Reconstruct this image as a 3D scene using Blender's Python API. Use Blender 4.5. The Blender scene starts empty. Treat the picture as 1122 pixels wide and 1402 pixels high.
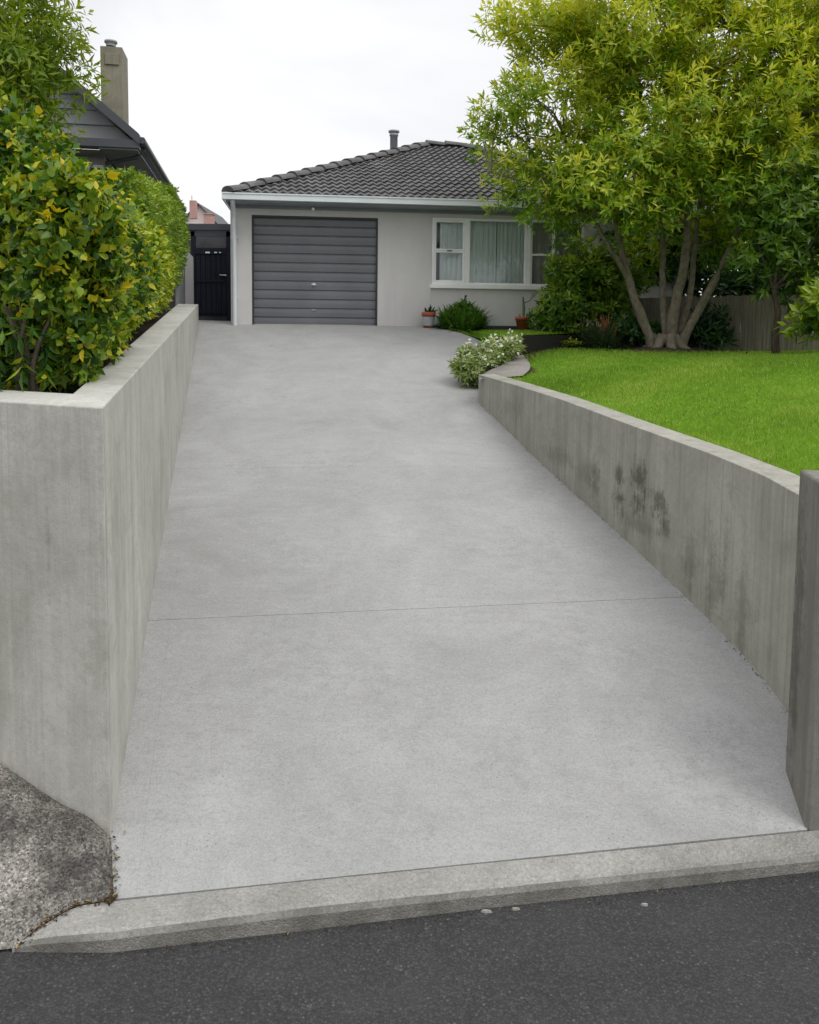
import bpy, math, random
import numpy as np
from mathutils import Vector, Matrix

random.seed(7)
RNG = np.random.default_rng(11)
S = bpy.context.scene
COL = S.collection
R = math.radians
PI = math.pi

# ------------------------------------------------------------------ camera
W_, H_ = 1122, 1402
F = 1124.0
CYO = 540.0                      # optical axis row (perspective-corrected crop: lens shift)
PITCH = math.atan((CYO - 450.0) / F)
ROLL = R(0.6)
EYE = Vector((0, 0, 2.55))
CM = Matrix.Rotation(R(90) - PITCH, 3, 'X') @ Matrix.Rotation(ROLL, 3, 'Z')
CMI = CM.inverted()
cam_d = bpy.data.cameras.new('camera')
cam_d.sensor_fit = 'HORIZONTAL'
cam_d.sensor_width = 36.0
cam_d.lens = 36.0 * F / W_
cam_d.shift_y = -(H_ / 2 - CYO) / W_
cam_d.clip_start = 0.05
cam_d.clip_end = 3000
cam = bpy.data.objects.new('camera', cam_d)
COL.objects.link(cam)
cam.matrix_world = Matrix.Translation(EYE) @ CM.to_4x4()
S.camera = cam


def ray(px, py):
    v = CM @ Vector(((px - W_ / 2) / F, -(py - CYO) / F, -1))
    return v / v.y


def at(px, py, Y):
    return EYE + ray(px, py) * Y


def proj(P):
    v = CMI @ (Vector(P) - EYE)
    return W_ / 2 + F * v.x / -v.z, CYO - F * v.y / -v.z


def zflat(X):
    return EYE.z + 0.049 - 0.019 * X


def zramp(X, Y):                 # the driveway: a straight ramp easing level at the house
    a = EYE.z - 3.2 + 0.2117 * Y
    b = zflat(X)
    k = 0.12
    h = max(k - abs(a - b), 0) / k
    return min(a, b) - h * h * k * 0.25


def hit(px, py, zf, y0=1.5, y1=40):
    d = ray(px, py)
    lo, hi = y0, y1
    g = lambda Y: (EYE.z + d.z * Y) - zf(d.x * Y, Y)
    for _ in range(60):
        m = (lo + hi) / 2
        if g(m) > 0: lo = m
        else: hi = m
    Y = (lo + hi) / 2
    return Vector((d.x * Y, Y, EYE.z + d.z * Y))


def ramp(px, py): return hit(px, py, zramp)


def z_for_row(X, Y, rowf):       # height at plan (X,Y) that falls on the row rowf(px)
    lo, hi = -2.0, 8.0
    for _ in range(50):
        m = (lo + hi) / 2
        px, py = proj((X, Y, m))
        if py > rowf(px): lo = m
        else: hi = m
    return (lo + hi) / 2


def lerpf(pts):
    xs = [p[0] for p in pts]; ys = [p[1] for p in pts]
    return lambda x: float(np.interp(x, xs, ys))


# ------------------------------------------------------------------ object helpers
def tag(o, label=None, cat=None, group=None, kind=None):
    if label: o['label'] = label
    if cat: o['category'] = cat
    if group: o['group'] = group
    if kind: o['kind'] = kind
    return o


def thing(name, loc, label, cat, group=None):
    o = bpy.data.objects.new(name, None)
    o.empty_display_size = 0.2
    COL.objects.link(o)
    o.location = loc
    return tag(o, label, cat, group)


def wloc(o):
    v = Vector((0, 0, 0))
    while o is not None:
        v = v + o.location
        o = o.parent
    return v


def link(name, me, mat, parent=None, loc=None):
    o = bpy.data.objects.new(name, me)
    COL.objects.link(o)
    if parent is not None: o.parent = parent
    if mat is not None: me.materials.append(mat)
    return o


class MB:
    def __init__(s): s.v = []; s.f = []; s.sm = []

    def add(s, vs, fs, smooth=False):
        b = len(s.v)
        s.v += [tuple(v) for v in vs]
        s.f += [tuple(i + b for i in f) for f in fs]
        s.sm += [smooth] * len(fs)

    def hexa(s, a, b):           # two quads of 4 corners -> closed solid
        s.add(list(a) + list(b), [(3, 2, 1, 0), (4, 5, 6, 7), (0, 1, 5, 4), (1, 2, 6, 5), (2, 3, 7, 6), (3, 0, 4, 7)])

    def box(s, o, ax, ay, az):   # corner + three edge vectors
        o = Vector(o); ax = Vector(ax); ay = Vector(ay); az = Vector(az)
        s.hexa([o, o + ax, o + ax + ay, o + ay], [o + az, o + ax + az, o + ax + ay + az, o + ay + az])

    def cbox(s, c, sx, sy, sz, rot=0):
        ca, sa = math.cos(rot), math.sin(rot)
        x = Vector((ca, sa, 0)) * sx; y = Vector((-sa, ca, 0)) * sy; z = Vector((0, 0, sz))
        s.box(Vector(c) - x / 2 - y / 2 - z / 2, x, y, z)

    def tube(s, pts, rad, n=8, cap=True):
        pts = [Vector(p) for p in pts]
        if not isinstance(rad, (list, tuple)): rad = [rad] * len(pts)
        up = Vector((0.3, 0.2, 1)).normalized()
        rings = []
        for i, p in enumerate(pts):
            t = (pts[min(i + 1, len(pts) - 1)] - pts[max(i - 1, 0)]).normalized()
            if abs(t.dot(up)) > 0.95: up = Vector((1, 0, 0.1)).normalized()
            a = t.cross(up).normalized(); b = t.cross(a).normalized()
            rings.append([p + (a * math.cos(2 * PI * k / n) + b * math.sin(2 * PI * k / n)) * rad[i] for k in range(n)])
        vs = [v for r in rings for v in r]
        fs = []
        for i in range(len(rings) - 1):
            for k in range(n):
                fs.append((i * n + k, i * n + (k + 1) % n, (i + 1) * n + (k + 1) % n, (i + 1) * n + k))
        s.add(vs, fs, True)
        if cap:
            s.add(rings[0], [tuple(range(n))]); s.add(rings[-1], [tuple(reversed(range(n)))])

    def lathe(s, c, prof, n=24):
        c = Vector(c)
        vs = []; fs = []
        for r, z in prof:
            for k in range(n):
                vs.append(c + Vector((r * math.cos(2 * PI * k / n), r * math.sin(2 * PI * k / n), z)))
        for i in range(len(prof) - 1):
            for k in range(n):
                fs.append((i * n + k, i * n + (k + 1) % n, (i + 1) * n + (k + 1) % n, (i + 1) * n + k))
        s.add(vs, fs, True)

    def grid(s, rows, smooth=False, closed=False):
        m = len(rows[0]); vs = [v for r in rows for v in r]; fs = []
        for i in range(len(rows) - 1):
            for k in range(m - 1):
                fs.append((i * m + k, i * m + k + 1, (i + 1) * m + k + 1, (i + 1) * m + k))
        s.add(vs, fs, smooth)

    def poly(s, pts): s.add(pts, [tuple(range(len(pts)))])

    def build(s, name, mat, parent=None, bevel=0, seg=2):
        o0 = wloc(parent) if parent is not None else Vector((0, 0, 0))
        me = bpy.data.meshes.new(name)
        me.from_pydata([tuple(Vector(v) - o0) for v in s.v], [], s.f)
        me.polygons.foreach_set('use_smooth', s.sm)
        me.update()
        o = link(name, me, mat, parent)
        if bevel:
            m = o.modifiers.new('bevel', 'BEVEL'); m.width = bevel; m.segments = seg; m.limit_method = 'ANGLE'
            m.angle_limit = R(40)
        return o


def fix_normals(o):
    import bmesh
    bm = bmesh.new(); bm.from_mesh(o.data)
    bmesh.ops.remove_doubles(bm, verts=bm.verts, dist=1e-5)
    bmesh.ops.recalc_face_normals(bm, faces=bm.faces)
    bm.to_mesh(o.data); bm.free()
    return o


# ------------------------------------------------------------------ materials
class NT:
    def __init__(s, name):
        s.m = bpy.data.materials.new(name); s.m.use_nodes = True
        s.t = s.m.node_tree; s.n = s.t.nodes; s.l = s.t.links
        s.b = s.n['Principled BSDF']; s.out = s.n['Material Output']
        s.tc = s.n.new('ShaderNodeTexCoord')

    def map(s, scale=(1, 1, 1), rot=(0, 0, 0), src='Object'):
        m = s.n.new('ShaderNodeMapping'); m.inputs['Scale'].default_value = scale; m.inputs['Rotation'].default_value = rot
        s.l.new(s.tc.outputs[src], m.inputs['Vector']); return m.outputs['Vector']

    def noise(s, scale, detail=4, rough=0.55, vec=None, dist=0.0):
        n = s.n.new('ShaderNodeTexNoise'); n.inputs['Scale'].default_value = scale; n.inputs['Detail'].default_value = detail
        n.inputs['Roughness'].default_value = rough; n.inputs['Distortion'].default_value = dist
        s.l.new(vec if vec is not None else s.tc.outputs['Object'], n.inputs['Vector']); return n.outputs['Fac']

    def voro(s, scale, feat='F1', vec=None, out='Distance'):
        n = s.n.new('ShaderNodeTexVoronoi'); n.feature = feat; n.inputs['Scale'].default_value = scale
        s.l.new(vec if vec is not None else s.tc.outputs['Object'], n.inputs['Vector']); return n.outputs[out]

    def ramp(s, fac, stops, interp='LINEAR'):
        n = s.n.new('ShaderNodeValToRGB'); cr = n.color_ramp; cr.interpolation = interp
        while len(cr.elements) < len(stops): cr.elements.new(0.5)
        for e, (p, c) in zip(cr.elements, stops):
            e.position = p; e.color = (c, c, c, 1) if not isinstance(c, (tuple, list)) else (*c, 1)
        s.l.new(fac, n.inputs['Fac']); return n.outputs['Color']

    def mr(s, fac, a, b, c=0.0, d=1.0, smooth=False):
        n = s.n.new('ShaderNodeMapRange'); n.clamp = True
        if smooth: n.interpolation_type = 'SMOOTHSTEP'
        for k, v in zip(('From Min', 'From Max', 'To Min', 'To Max'), (a, b, c, d)): n.inputs[k].default_value = v
        s.l.new(fac, n.inputs['Value']); return n.outputs['Result']

    def mix(s, fac, a, b, mode='MIX'):
        n = s.n.new('ShaderNodeMix'); n.data_type = 'RGBA'; n.blend_type = mode; n.clamp_factor = True
        for k, v in ((0, fac), (6, a), (7, b)):
            sock = n.inputs[k]
            if hasattr(v, 'links'): s.l.new(v, sock)
            elif isinstance(v, (tuple, list)): sock.default_value = (*v, 1)
            else: sock.default_value = v if k == 0 else (v, v, v, 1)
        return n.outputs[2]

    def math(s, op, a, b=0.0):
        n = s.n.new('ShaderNodeMath'); n.operation = op
        for sock, v in ((n.inputs[0], a), (n.inputs[1], b)):
            if hasattr(v, 'links'): s.l.new(v, sock)
            else: sock.default_value = v
        return n.outputs[0]

    def bump(s, h, strength=0.3, dist=0.01, prev=None):
        n = s.n.new('ShaderNodeBump'); n.inputs['Strength'].default_value = strength; n.inputs['Distance'].default_value = dist
        s.l.new(h, n.inputs['Height'])
        if prev is not None: s.l.new(prev, n.inputs['Normal'])
        return n.outputs['Normal']

    def fin(s, col=None, rough=0.8, normal=None, spec=0.3, metal=0.0):
        if col is not None:
            if hasattr(col, 'links'): s.l.new(col, s.b.inputs['Base Color'])
            else: s.b.inputs['Base Color'].default_value = (*col, 1)
        if hasattr(rough, 'links'): s.l.new(rough, s.b.inputs['Roughness'])
        else: s.b.inputs['Roughness'].default_value = rough
        s.b.inputs['Specular IOR Level'].default_value = spec
        s.b.inputs['Metallic'].default_value = metal
        if normal is not None: s.l.new(normal, s.b.inputs['Normal'])
        return s.m


def m_paint(name, c, rough=0.5, var=0.12, scale=3.0, spec=0.4, bump=0.08, bscale=60):
    t = NT(name)
    n = t.noise(scale, 5)
    d = tuple(x * (1 - var) for x in c); u = tuple(min(1, x * (1 + var)) for x in c)
    col = t.ramp(n, [(0.3, d), (0.7, u)])
    return t.fin(col, rough, t.bump(t.noise(bscale, 3), bump, 0.01), spec)


def m_wall_concrete(name, base, streak=0.5, stains=(), speck=0.3):
    t = NT(name)
    k = lambda f, w=1.0: tuple(min(1, x * f) for x in (base[0], base[1], base[2] * w))
    big = t.noise(1.1, 7, 0.68, None, 0.5)
    col = t.ramp(big, [(0.30, k(0.70, 0.95)), (0.46, k(0.95)), (0.56, k(1.04)), (0.70, k(1.25, 1.03))])
    st = t.noise(1.0, 6, 0.7, t.map((9, 9, 0.5)))
    col = t.mix(t.mr(st, 0.50, 0.70, 0, streak), col, k(0.60, 0.93))
    st2 = t.noise(1.0, 4, 0.6, t.map((5.0, 5.0, 0.3), (0, 0, 1.0)))
    col = t.mix(t.mr(st2, 0.52, 0.68, 0, streak * 0.8), col, k(1.30))
    ln = t.noise(1.0, 3, 0.6, t.map((38, 38, 0.35)))
    col = t.mix(t.mr(ln, 0.56, 0.70, 0, streak * 0.6), col, k(0.68, 0.95))
    col = t.mix(t.mr(ln, 0.44, 0.30, 0, streak * 0.5), col, k(1.25))
    blot = t.noise(4.5, 7, 0.72, None, 0.8)
    col = t.mix(t.mr(blot, 0.53, 0.66, 0, 0.5), col, k(0.72, 0.94))
    col = t.mix(t.mr(blot, 0.42, 0.30, 0, 0.45), col, k(1.22, 1.03))
    med = t.noise(22, 6, 0.75)
    col = t.mix(t.mr(med, 0.48, 0.68, 0, 0.4), col, k(0.74))
    fine = t.noise(150, 3, 0.75)
    col = t.mix(t.mr(fine, 0.52, 0.70, 0, speck + 0.15), col, k(0.55))
    hol = t.math('MULTIPLY', t.mr(t.voro(17), 0.03, 0.07, 1, 0), t.mr(t.noise(3, 3), 0.5, 0.6, 0, 1))
    col = t.mix(t.math('MULTIPLY', hol, 0.7), col, k(0.30))
    for (c, rx, rz, amt) in stains:
        g = t.n.new('ShaderNodeNewGeometry')
        sub = t.n.new('ShaderNodeVectorMath'); sub.operation = 'SUBTRACT'; sub.inputs[1].default_value = c
        t.l.new(g.outputs['Position'], sub.inputs[0])
        mul = t.n.new('ShaderNodeVectorMath'); mul.operation = 'MULTIPLY'; mul.inputs[1].default_value = (1 / rx, 1 / rx, 1 / rz)
        t.l.new(sub.outputs[0], mul.inputs[0])
        ln = t.n.new('ShaderNodeVectorMath'); ln.operation = 'LENGTH'
        t.l.new(mul.outputs[0], ln.inputs[0])
        q = t.math('ADD', ln.outputs['Value'], t.mr(t.noise(9, 8, 0.78), 0.3, 0.7, -0.8, 0.8))
        q = t.math('ADD', q, t.mr(t.noise(1.0, 5, 0.7, t.map((26, 26, 2.2))), 0.3, 0.7, -0.35, 0.35))
        col = t.mix(t.mr(q, 0.1, 1.35, amt * .9, 0.0, True), col, (0.060, 0.060, 0.050))
    h = t.math('ADD', t.math('MULTIPLY', t.noise(45, 6, 0.7), 1.0), t.math('MULTIPLY', fine, 0.5))
    nb = t.bump(h, 0.28, 0.01)
    nb = t.bump(t.noise(3, 3), 0.25, 0.04, nb)
    return t.fin(col, 0.82, nb, 0.25)


def m_driveway():
    t = NT('driveway_concrete')
    base = (0.347, 0.347, 0.343)
    k = lambda f, w=1.0: tuple(min(1, x * f) for x in (base[0], base[1], base[2] * w))
    big = t.noise(0.75, 8, 0.72, None, 0.6)
    col = t.ramp(big, [(0.31, k(0.78, 0.985)), (0.45, k(0.95)), (0.55, k(1.04)), (0.69, k(1.18))])
    mid = t.noise(2.3, 8, 0.78, None, 0.5)
    col = t.mix(t.mr(mid, 0.50, 0.68, 0, 0.45), col, k(1.16))
    col = t.mix(t.mr(mid, 0.47, 0.32, 0, 0.45), col, k(0.82, 0.985))
    dk = t.math('MULTIPLY', t.mr(t.noise(1.3, 3), 0.50, 0.60, 0, 1), t.mr(t.noise(11, 6, 0.8), 0.45, 0.62, 0, 0.5))
    col = t.mix(dk, col, k(0.72))
    brm = t.noise(1.0, 6, 0.75, t.map((3.0, 13, 6)), 0.4)
    col = t.mix(t.mr(brm, 0.5, 0.68, 0, 0.35), col, k(0.80))
    col = t.mix(t.mr(brm, 0.45, 0.32, 0, 0.25), col, k(1.15))
    brm2 = t.noise(1.0, 5, 0.72, t.map((12, 44, 20)), 0.6)
    col = t.mix(t.mr(brm2, 0.53, 0.66, 0, 0.30), col, k(0.72))
    fine = t.noise(115, 5, 0.85)
    col = t.mix(t.mr(fine, 0.51, 0.64, 0, 0.6), col, k(0.52))
    col = t.mix(t.mr(fine, 0.46, 0.36, 0, 0.5), col, k(1.32))
    gr = t.noise(52, 4, 0.85)
    col = t.mix(t.mr(gr, 0.52, 0.63, 0, 0.36), col, k(0.64))
    col = t.mix(t.mr(gr, 0.46, 0.36, 0, 0.28), col, k(1.24))
    pit = t.voro(34)
    pm2 = t.math('MULTIPLY', t.mr(pit, 0.06, 0.16, 1, 0), t.mr(t.noise(3.5, 5, 0.7), 0.50, 0.62, 0, 0.9))
    col = t.mix(pm2, col, (0.13, 0.13, 0.13))
    crk = t.voro(24, 'DISTANCE_TO_EDGE', t.map((0.8, 1.5, 1.0)))
    cm = t.math('MULTIPLY', t.mr(crk, 0.0, 0.045, 1, 0), t.mr(t.noise(6, 6, 0.8), 0.52, 0.62, 0, 0.28))
    col = t.mix(cm, col, k(0.45))
    h = t.math('ADD', t.math('MULTIPLY', t.noise(60, 6, 0.8), 1.0), t.math('MULTIPLY', brm2, 0.8))
    h = t.math('SUBTRACT', h, t.math('MULTIPLY', pm2, 0.6))
    nb = t.bump(h, 0.5, 0.008)
    return t.fin(col, t.mr(mid, 0.3, 0.7, 0.66, 0.85), nb, 0.3)


def m_asphalt():
    t = NT('asphalt')
    vc = t.voro(95, 'F1', None, 'Color')
    sep = t.n.new('ShaderNodeSeparateColor'); t.l.new(vc, sep.inputs[0])
    col = t.ramp(sep.outputs[0], [(0.0, (0.032, 0.032, 0.033)), (0.5, (0.046, 0.046, 0.0475)), (0.85, (0.060, 0.060, 0.062)), (0.97, (0.069, 0.068, 0.068)), (1.0, (0.11, 0.107, 0.104))])
    vd = t.voro(95)
    col = t.mix(t.mr(vd, 0.35, 0.70, 0, 0.7), col, (0.025, 0.025, 0.026))
    big = t.noise(1.6, 6, 0.65)
    col = t.mix(t.mr(big, 0.45, 0.68, 0, 0.35), col, (0.070, 0.068, 0.068))
    col = t.mix(t.mr(big, 0.45, 0.3, 0, 0.3), col, (0.035, 0.035, 0.038))
    fl = t.mr(t.voro(4), 0.012, 0.022, 1, 0)
    col = t.mix(t.math('MULTIPLY', fl, 0.3), col, (0.28, 0.27, 0.24))
    nb = t.bump(t.math('ADD', t.math('MULTIPLY', vd, -1.0), t.math('MULTIPLY', t.noise(40, 4), 0.6)), 0.7, 0.006)
    return t.fin(col, 0.8, nb, 0.3)


def m_aggregate(name, base, dark, amt, mask_scale=1.4):
    t = NT(name)
    big = t.noise(mask_scale, 5, 0.6)
    col = t.mix(t.mr(big, 0.40, 0.62, 0, 1), base, dark)
    vc = t.voro(110, 'F1', None, 'Color')
    sep = t.n.new('ShaderNodeSeparateColor'); t.l.new(vc, sep.inputs[0])
    st = t.ramp(sep.outputs[0], [(0, 0.30), (0.5, 0.85), (0.9, 1.25), (1, 1.9)])
    col = t.mix(amt, col, st, 'MULTIPLY')
    col = t.mix(t.mr(t.noise(55, 5, 0.8), 0.52, 0.64, 0, 0.9 * amt + .2), col, tuple(x * 0.35 for x in dark))
    vd = t.voro(110)
    nb = t.bump(t.math('SUBTRACT', t.noise(30, 5, 0.7), vd), 0.2 + amt * .8, 0.008)
    return t.fin(col, 0.85, nb, 0.25)


def m_leaf(name, stops, rough=0.45, trans=0.30, spec=0.4):
    t = NT(name)
    a = t.n.new('ShaderNodeAttribute'); a.attribute_name = 'tint'
    col = t.ramp(a.outputs['Fac'], stops)
    col = t.mix(t.mr(t.noise(25, 3), 0.35, 0.7, 0, 0.3), col, tuple(x * 0.6 for x in stops[0][1]))
    t.fin(col, rough, None, spec)
    tr = t.n.new('ShaderNodeBsdfTranslucent')
    t.l.new(t.mix(1.0, col, (1.25, 1.2, 0.55), 'MULTIPLY'), tr.inputs['Color'])
    mx = t.n.new('ShaderNodeMixShader'); mx.inputs[0].default_value = trans
    t.l.new(t.b.outputs[0], mx.inputs[1]); t.l.new(tr.outputs[0], mx.inputs[2])
    t.l.new(mx.outputs[0], t.out.inputs['Surface'])
    return t.m


def m_bark(name, c, scale=1.0):
    t = NT(name)
    n = t.noise(1.0, 6, 0.7, t.map((16 * scale, 16 * scale, 9 * scale)))
    col = t.ramp(n, [(0.3, tuple(x * 0.45 for x in c)), (0.55, c), (0.8, tuple(x * 1.5 for x in c))])
    col = t.mix(t.mr(t.noise(5 * scale, 4), 0.5, 0.7, 0, 0.55), col, (c[0] * 0.75, c[1] * 0.95, c[2] * 0.6))
    return t.fin(col, 0.9, t.bump(n, 0.7, 0.02), 0.2)


def m_timber(name, c, axis='z', scale=1.0):
    t = NT(name)
    sc = {'z': (40, 40, 1.5), 'x': (1.5, 40, 40)}[axis]
    n = t.noise(1.0, 5, 0.65, t.map(tuple(s * scale for s in sc)))
    col = t.ramp(n, [(0.3, tuple(x * 0.5 for x in c)), (0.6, c), (0.8, tuple(x * 1.35 for x in c))])
    col = t.mix(t.mr(t.noise(3, 4), 0.45, 0.7, 0, 0.5), col, tuple(x * 0.6 for x in c))
    return t.fin(col, 0.85, t.bump(n, 0.4, 0.01), 0.2)


def m_stucco():
    t = NT('house_render')
    c = (0.615, 0.598, 0.597)
    n = t.noise(0.8, 5, 0.6)
    col = t.ramp(n, [(0.3, tuple(x * 0.93 for x in c)), (0.7, tuple(x * 1.05 for x in c))])
    st = t.noise(1.0, 5, 0.65, t.map((5, 5, 0.35)))
    col = t.mix(t.mr(st, 0.5, 0.8, 0, 0.35), col, tuple(x * 0.78 for x in c))
    col = t.mix(t.mr(t.noise(8, 5, 0.7), 0.5, 0.75, 0, 0.2), col, tuple(x * 0.85 for x in c))
    return t.fin(col, 0.88, t.bump(t.noise(90, 4, 0.7), 0.35, 0.008), 0.2)


def m_tile():
    t = NT('roof_tile')
    c = (0.120, 0.117, 0.120)
    n = t.noise(2.0, 6, 0.7)
    col = t.ramp(n, [(0.3, tuple(x * 0.6 for x in c)), (0.55, c), (0.75, tuple(x * 1.6 for x in c))])
    l = t.noise(14, 6, 0.75)
    col = t.mix(t.mr(l, 0.54, 0.68, 0, 0.6), col, (0.21, 0.21, 0.20))
    cell = t.noise(3.3, 0, 0.5)
    col = t.mix(t.mr(cell, 0.4, 0.65, 0, 0.3), col, (0.055, 0.05, 0.055))
    return t.fin(col, 0.72, t.bump(t.noise(60, 4), 0.3, 0.01), 0.35)


def m_glass():
    t = NT('window_glass')
    tr = t.n.new('ShaderNodeBsdfTransparent'); tr.inputs[0].default_value = (0.97, 0.985, 0.985, 1)
    gl = t.n.new('ShaderNodeBsdfGlossy'); gl.inputs['Roughness'].default_value = 0.0
    gl.inputs['Color'].default_value = (0.93, 0.97, 1.0, 1)
    fr = t.n.new('ShaderNodeFresnel'); fr.inputs['IOR'].default_value = 1.55
    nb = t.bump(t.noise(0.8, 2), 0.02, 0.05)
    t.l.new(nb, gl.inputs['Normal'])
    mx = t.n.new('ShaderNodeMixShader')
    f2 = t.math('ADD', t.math('MULTIPLY', fr.outputs[0], 1.0), 0.01)
    t.l.new(f2, mx.inputs[0]); t.l.new(tr.outputs[0], mx.inputs[1]); t.l.new(gl.outputs[0], mx.inputs[2])
    t.l.new(mx.outputs[0], t.out.inputs['Surface'])
    return t.m


def m_grass():
    return m_leaf('grass_blade', [(0.0, (0.115, 0.225, 0.022)), (0.45, (0.220, 0.385, 0.034)), (0.75, (0.330, 0.470, 0.058)), (1.0, (0.60, 0.57, 0.24))], 0.55, 0.35, 0.25)


def m_lawn_soil():
    t = NT('lawn_turf')
    n = t.noise(5, 6, 0.7)
    col = t.ramp(n, [(0.3, (0.08, 0.17, 0.012)), (0.6, (0.13, 0.27, 0.016)), (0.8, (0.18, 0.30, 0.025))])
    return t.fin(col, 0.95, t.bump(t.noise(60, 5), 0.8, 0.02), 0.1)


def m_soil(name='soil', c=(0.045, 0.034, 0.024)):
    t = NT(name)
    n = t.noise(18, 7, 0.75)
    col = t.ramp(n, [(0.3, tuple(x * 0.4 for x in c)), (0.6, c), (0.8, tuple(x * 2.0 for x in c))])
    return t.fin(col, 0.95, t.bump(n, 0.9, 0.04), 0.1)


M = {}
M['stucco'] = m_stucco()
M['tile'] = m_tile()
M['drive'] = m_driveway()
M['asphalt'] = m_asphalt()
M['kerb'] = m_aggregate('kerb_concrete', (0.33, 0.323, 0.30), (0.26, 0.254, 0.236), 0.22, 3.0)
M['kerbface'] = m_aggregate('shaded_grimy_kerb_face', (0.225, 0.219, 0.200), (0.150, 0.146, 0.130), 0.22, 4.0)  # kerb concrete darkened with grime and the front face's shade painted in
M['apron'] = m_aggregate('worn_footpath', (0.40, 0.375, 0.335), (0.085, 0.080, 0.074), 0.85, 1.7)
M['path'] = m_aggregate('path_concrete', (0.30, 0.28, 0.26), (0.2, 0.185, 0.17), 0.3)
M['glass'] = m_glass()
M['white'] = m_paint('white_paint', (0.87, 0.87, 0.87), 0.4, 0.05)
M['gutter'] = m_paint('gutter_paint', (0.66, 0.70, 0.73), 0.35, 0.06)
M['fascia'] = m_paint('fascia_paint', (0.25, 0.265, 0.295), 0.5, 0.1)
M['roller'] = m_paint('roller_door_steel', (0.150, 0.155, 0.172), 0.38, 0.12, 1.5, 0.5, 0.03)
M['darkframe'] = m_paint('dark_frame', (0.035, 0.037, 0.042), 0.5)
M['black_gate'] = m_timber('black_gate_paint', (0.021, 0.025, 0.038), 'z')
M['metal'] = m_paint('galvanised', (0.36, 0.38, 0.40), 0.4, 0.15, 9)
M['chrome'] = m_paint('bright_metal', (0.75, 0.75, 0.75), 0.25, 0.05)
M['soil'] = m_soil()
M['mulch'] = m_soil('mulch', (0.085, 0.06, 0.045))
M['ground'] = m_soil('far_ground', (0.06, 0.07, 0.03))
M['turf'] = m_lawn_soil()
M['grass'] = m_grass()
M['sleeper'] = m_timber('dark_sleeper', (0.022, 0.020, 0.018), 'x')
M['fence'] = m_timber('weathered_paling', (0.25, 0.225, 0.18), 'z')
M['terracotta'] = m_paint('terracotta', (0.36, 0.085, 0.045), 0.7, 0.15, 12)
M['board'] = m_paint('grey_weatherboard', (0.22, 0.23, 0.235), 0.6, 0.1)
M['nstucco'] = m_paint('neighbour_render', (0.36, 0.35, 0.355), 0.85, 0.1)
M['slate'] = m_paint('neighbour_roof', (0.07, 0.072, 0.08), 0.6, 0.2, 6)
M['ntrim'] = m_paint('neighbour_trim', (0.055, 0.06, 0.07), 0.4, 0.1)
M['chimney'] = m_wall_concrete('chimney_render', (0.25, 0.235, 0.18), 0.5)
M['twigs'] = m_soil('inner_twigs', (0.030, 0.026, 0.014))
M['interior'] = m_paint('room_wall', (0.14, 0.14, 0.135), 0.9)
M['bark'] = m_bark('pale_bark', (0.20, 0.172, 0.130))
M['darkbark'] = m_bark('dark_bark', (0.07, 0.055, 0.04))


def m_brick():
    t = NT('red_brick')
    b = t.n.new('ShaderNodeTexBrick'); b.inputs['Scale'].default_value = 4
    b.inputs['Color1'].default_value = (0.55, 0.33, 0.30, 1); b.inputs['Color2'].default_value = (0.48, 0.26, 0.23, 1)
    b.inputs['Mortar'].default_value = (0.4, 0.3, 0.28, 1)
    t.l.new(t.map((1, 1, 1), (R(90), 0, 0)), b.inputs['Vector'])
    return t.fin(b.outputs[0], 0.9)


M['brick'] = m_brick()


def m_curtain(name, c):
    t = NT(name)
    n = t.noise(1.0, 4, 0.6, t.map((30, 30, 1.2)))
    col = t.ramp(n, [(0.3, tuple(x * 0.85 for x in c)), (0.7, tuple(min(1, x * 1.1) for x in c))])
    return t.fin(col, 0.9, None, 0.1)


M['curtain'] = m_curtain('pale_teal_curtain', (0.82, 0.88, 0.88))
M['net'] = m_curtain('grey_net_curtain', (0.62, 0.60, 0.61))

# ------------------------------------------------------------------ foliage machinery
SMALL = (np.array([[0, 0, 0], [.45, .5, .02], [1, 0, -.14], [.5, 0, -.07], [.45, -.5, .02]], float), [(0, 1, 2, 3), (0, 3, 2, 4)])
BIG = (np.array([[0, 0, 0], [.30, .46, .03], [.68, .36, .0], [1, 0, -.20], [.66, 0, -.10], [.32, 0, -.06], [.30, -.46, .03], [.68, -.36, .0]], float),
       [(0, 1, 5), (1, 2, 4, 5), (2, 3, 4), (0, 5, 6), (5, 4, 7, 6), (4, 3, 7)])
LOBE = (np.array([[0, 0, 0], [.13, .36, .03], [.50, .60, -.08], [.56, .24, 0], [1, 0, -.26], [.56, -.24, 0], [.50, -.60, -.08], [.13, -.36, .03], [.42, 0, -.09]], float),
        [(0, 1, 2, 3, 8), (8, 3, 4, 5), (0, 8, 5, 6, 7)])
BLADE = (np.array([[0, -.5, 0], [0, .5, 0], [.55, .38, .05], [.55, -.38, .05], [1, 0, -.12]], float), [(0, 1, 2, 3), (3, 2, 4)])


def nrm(a):
    return a / np.maximum(np.linalg.norm(a, axis=1, keepdims=True), 1e-9)


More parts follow.
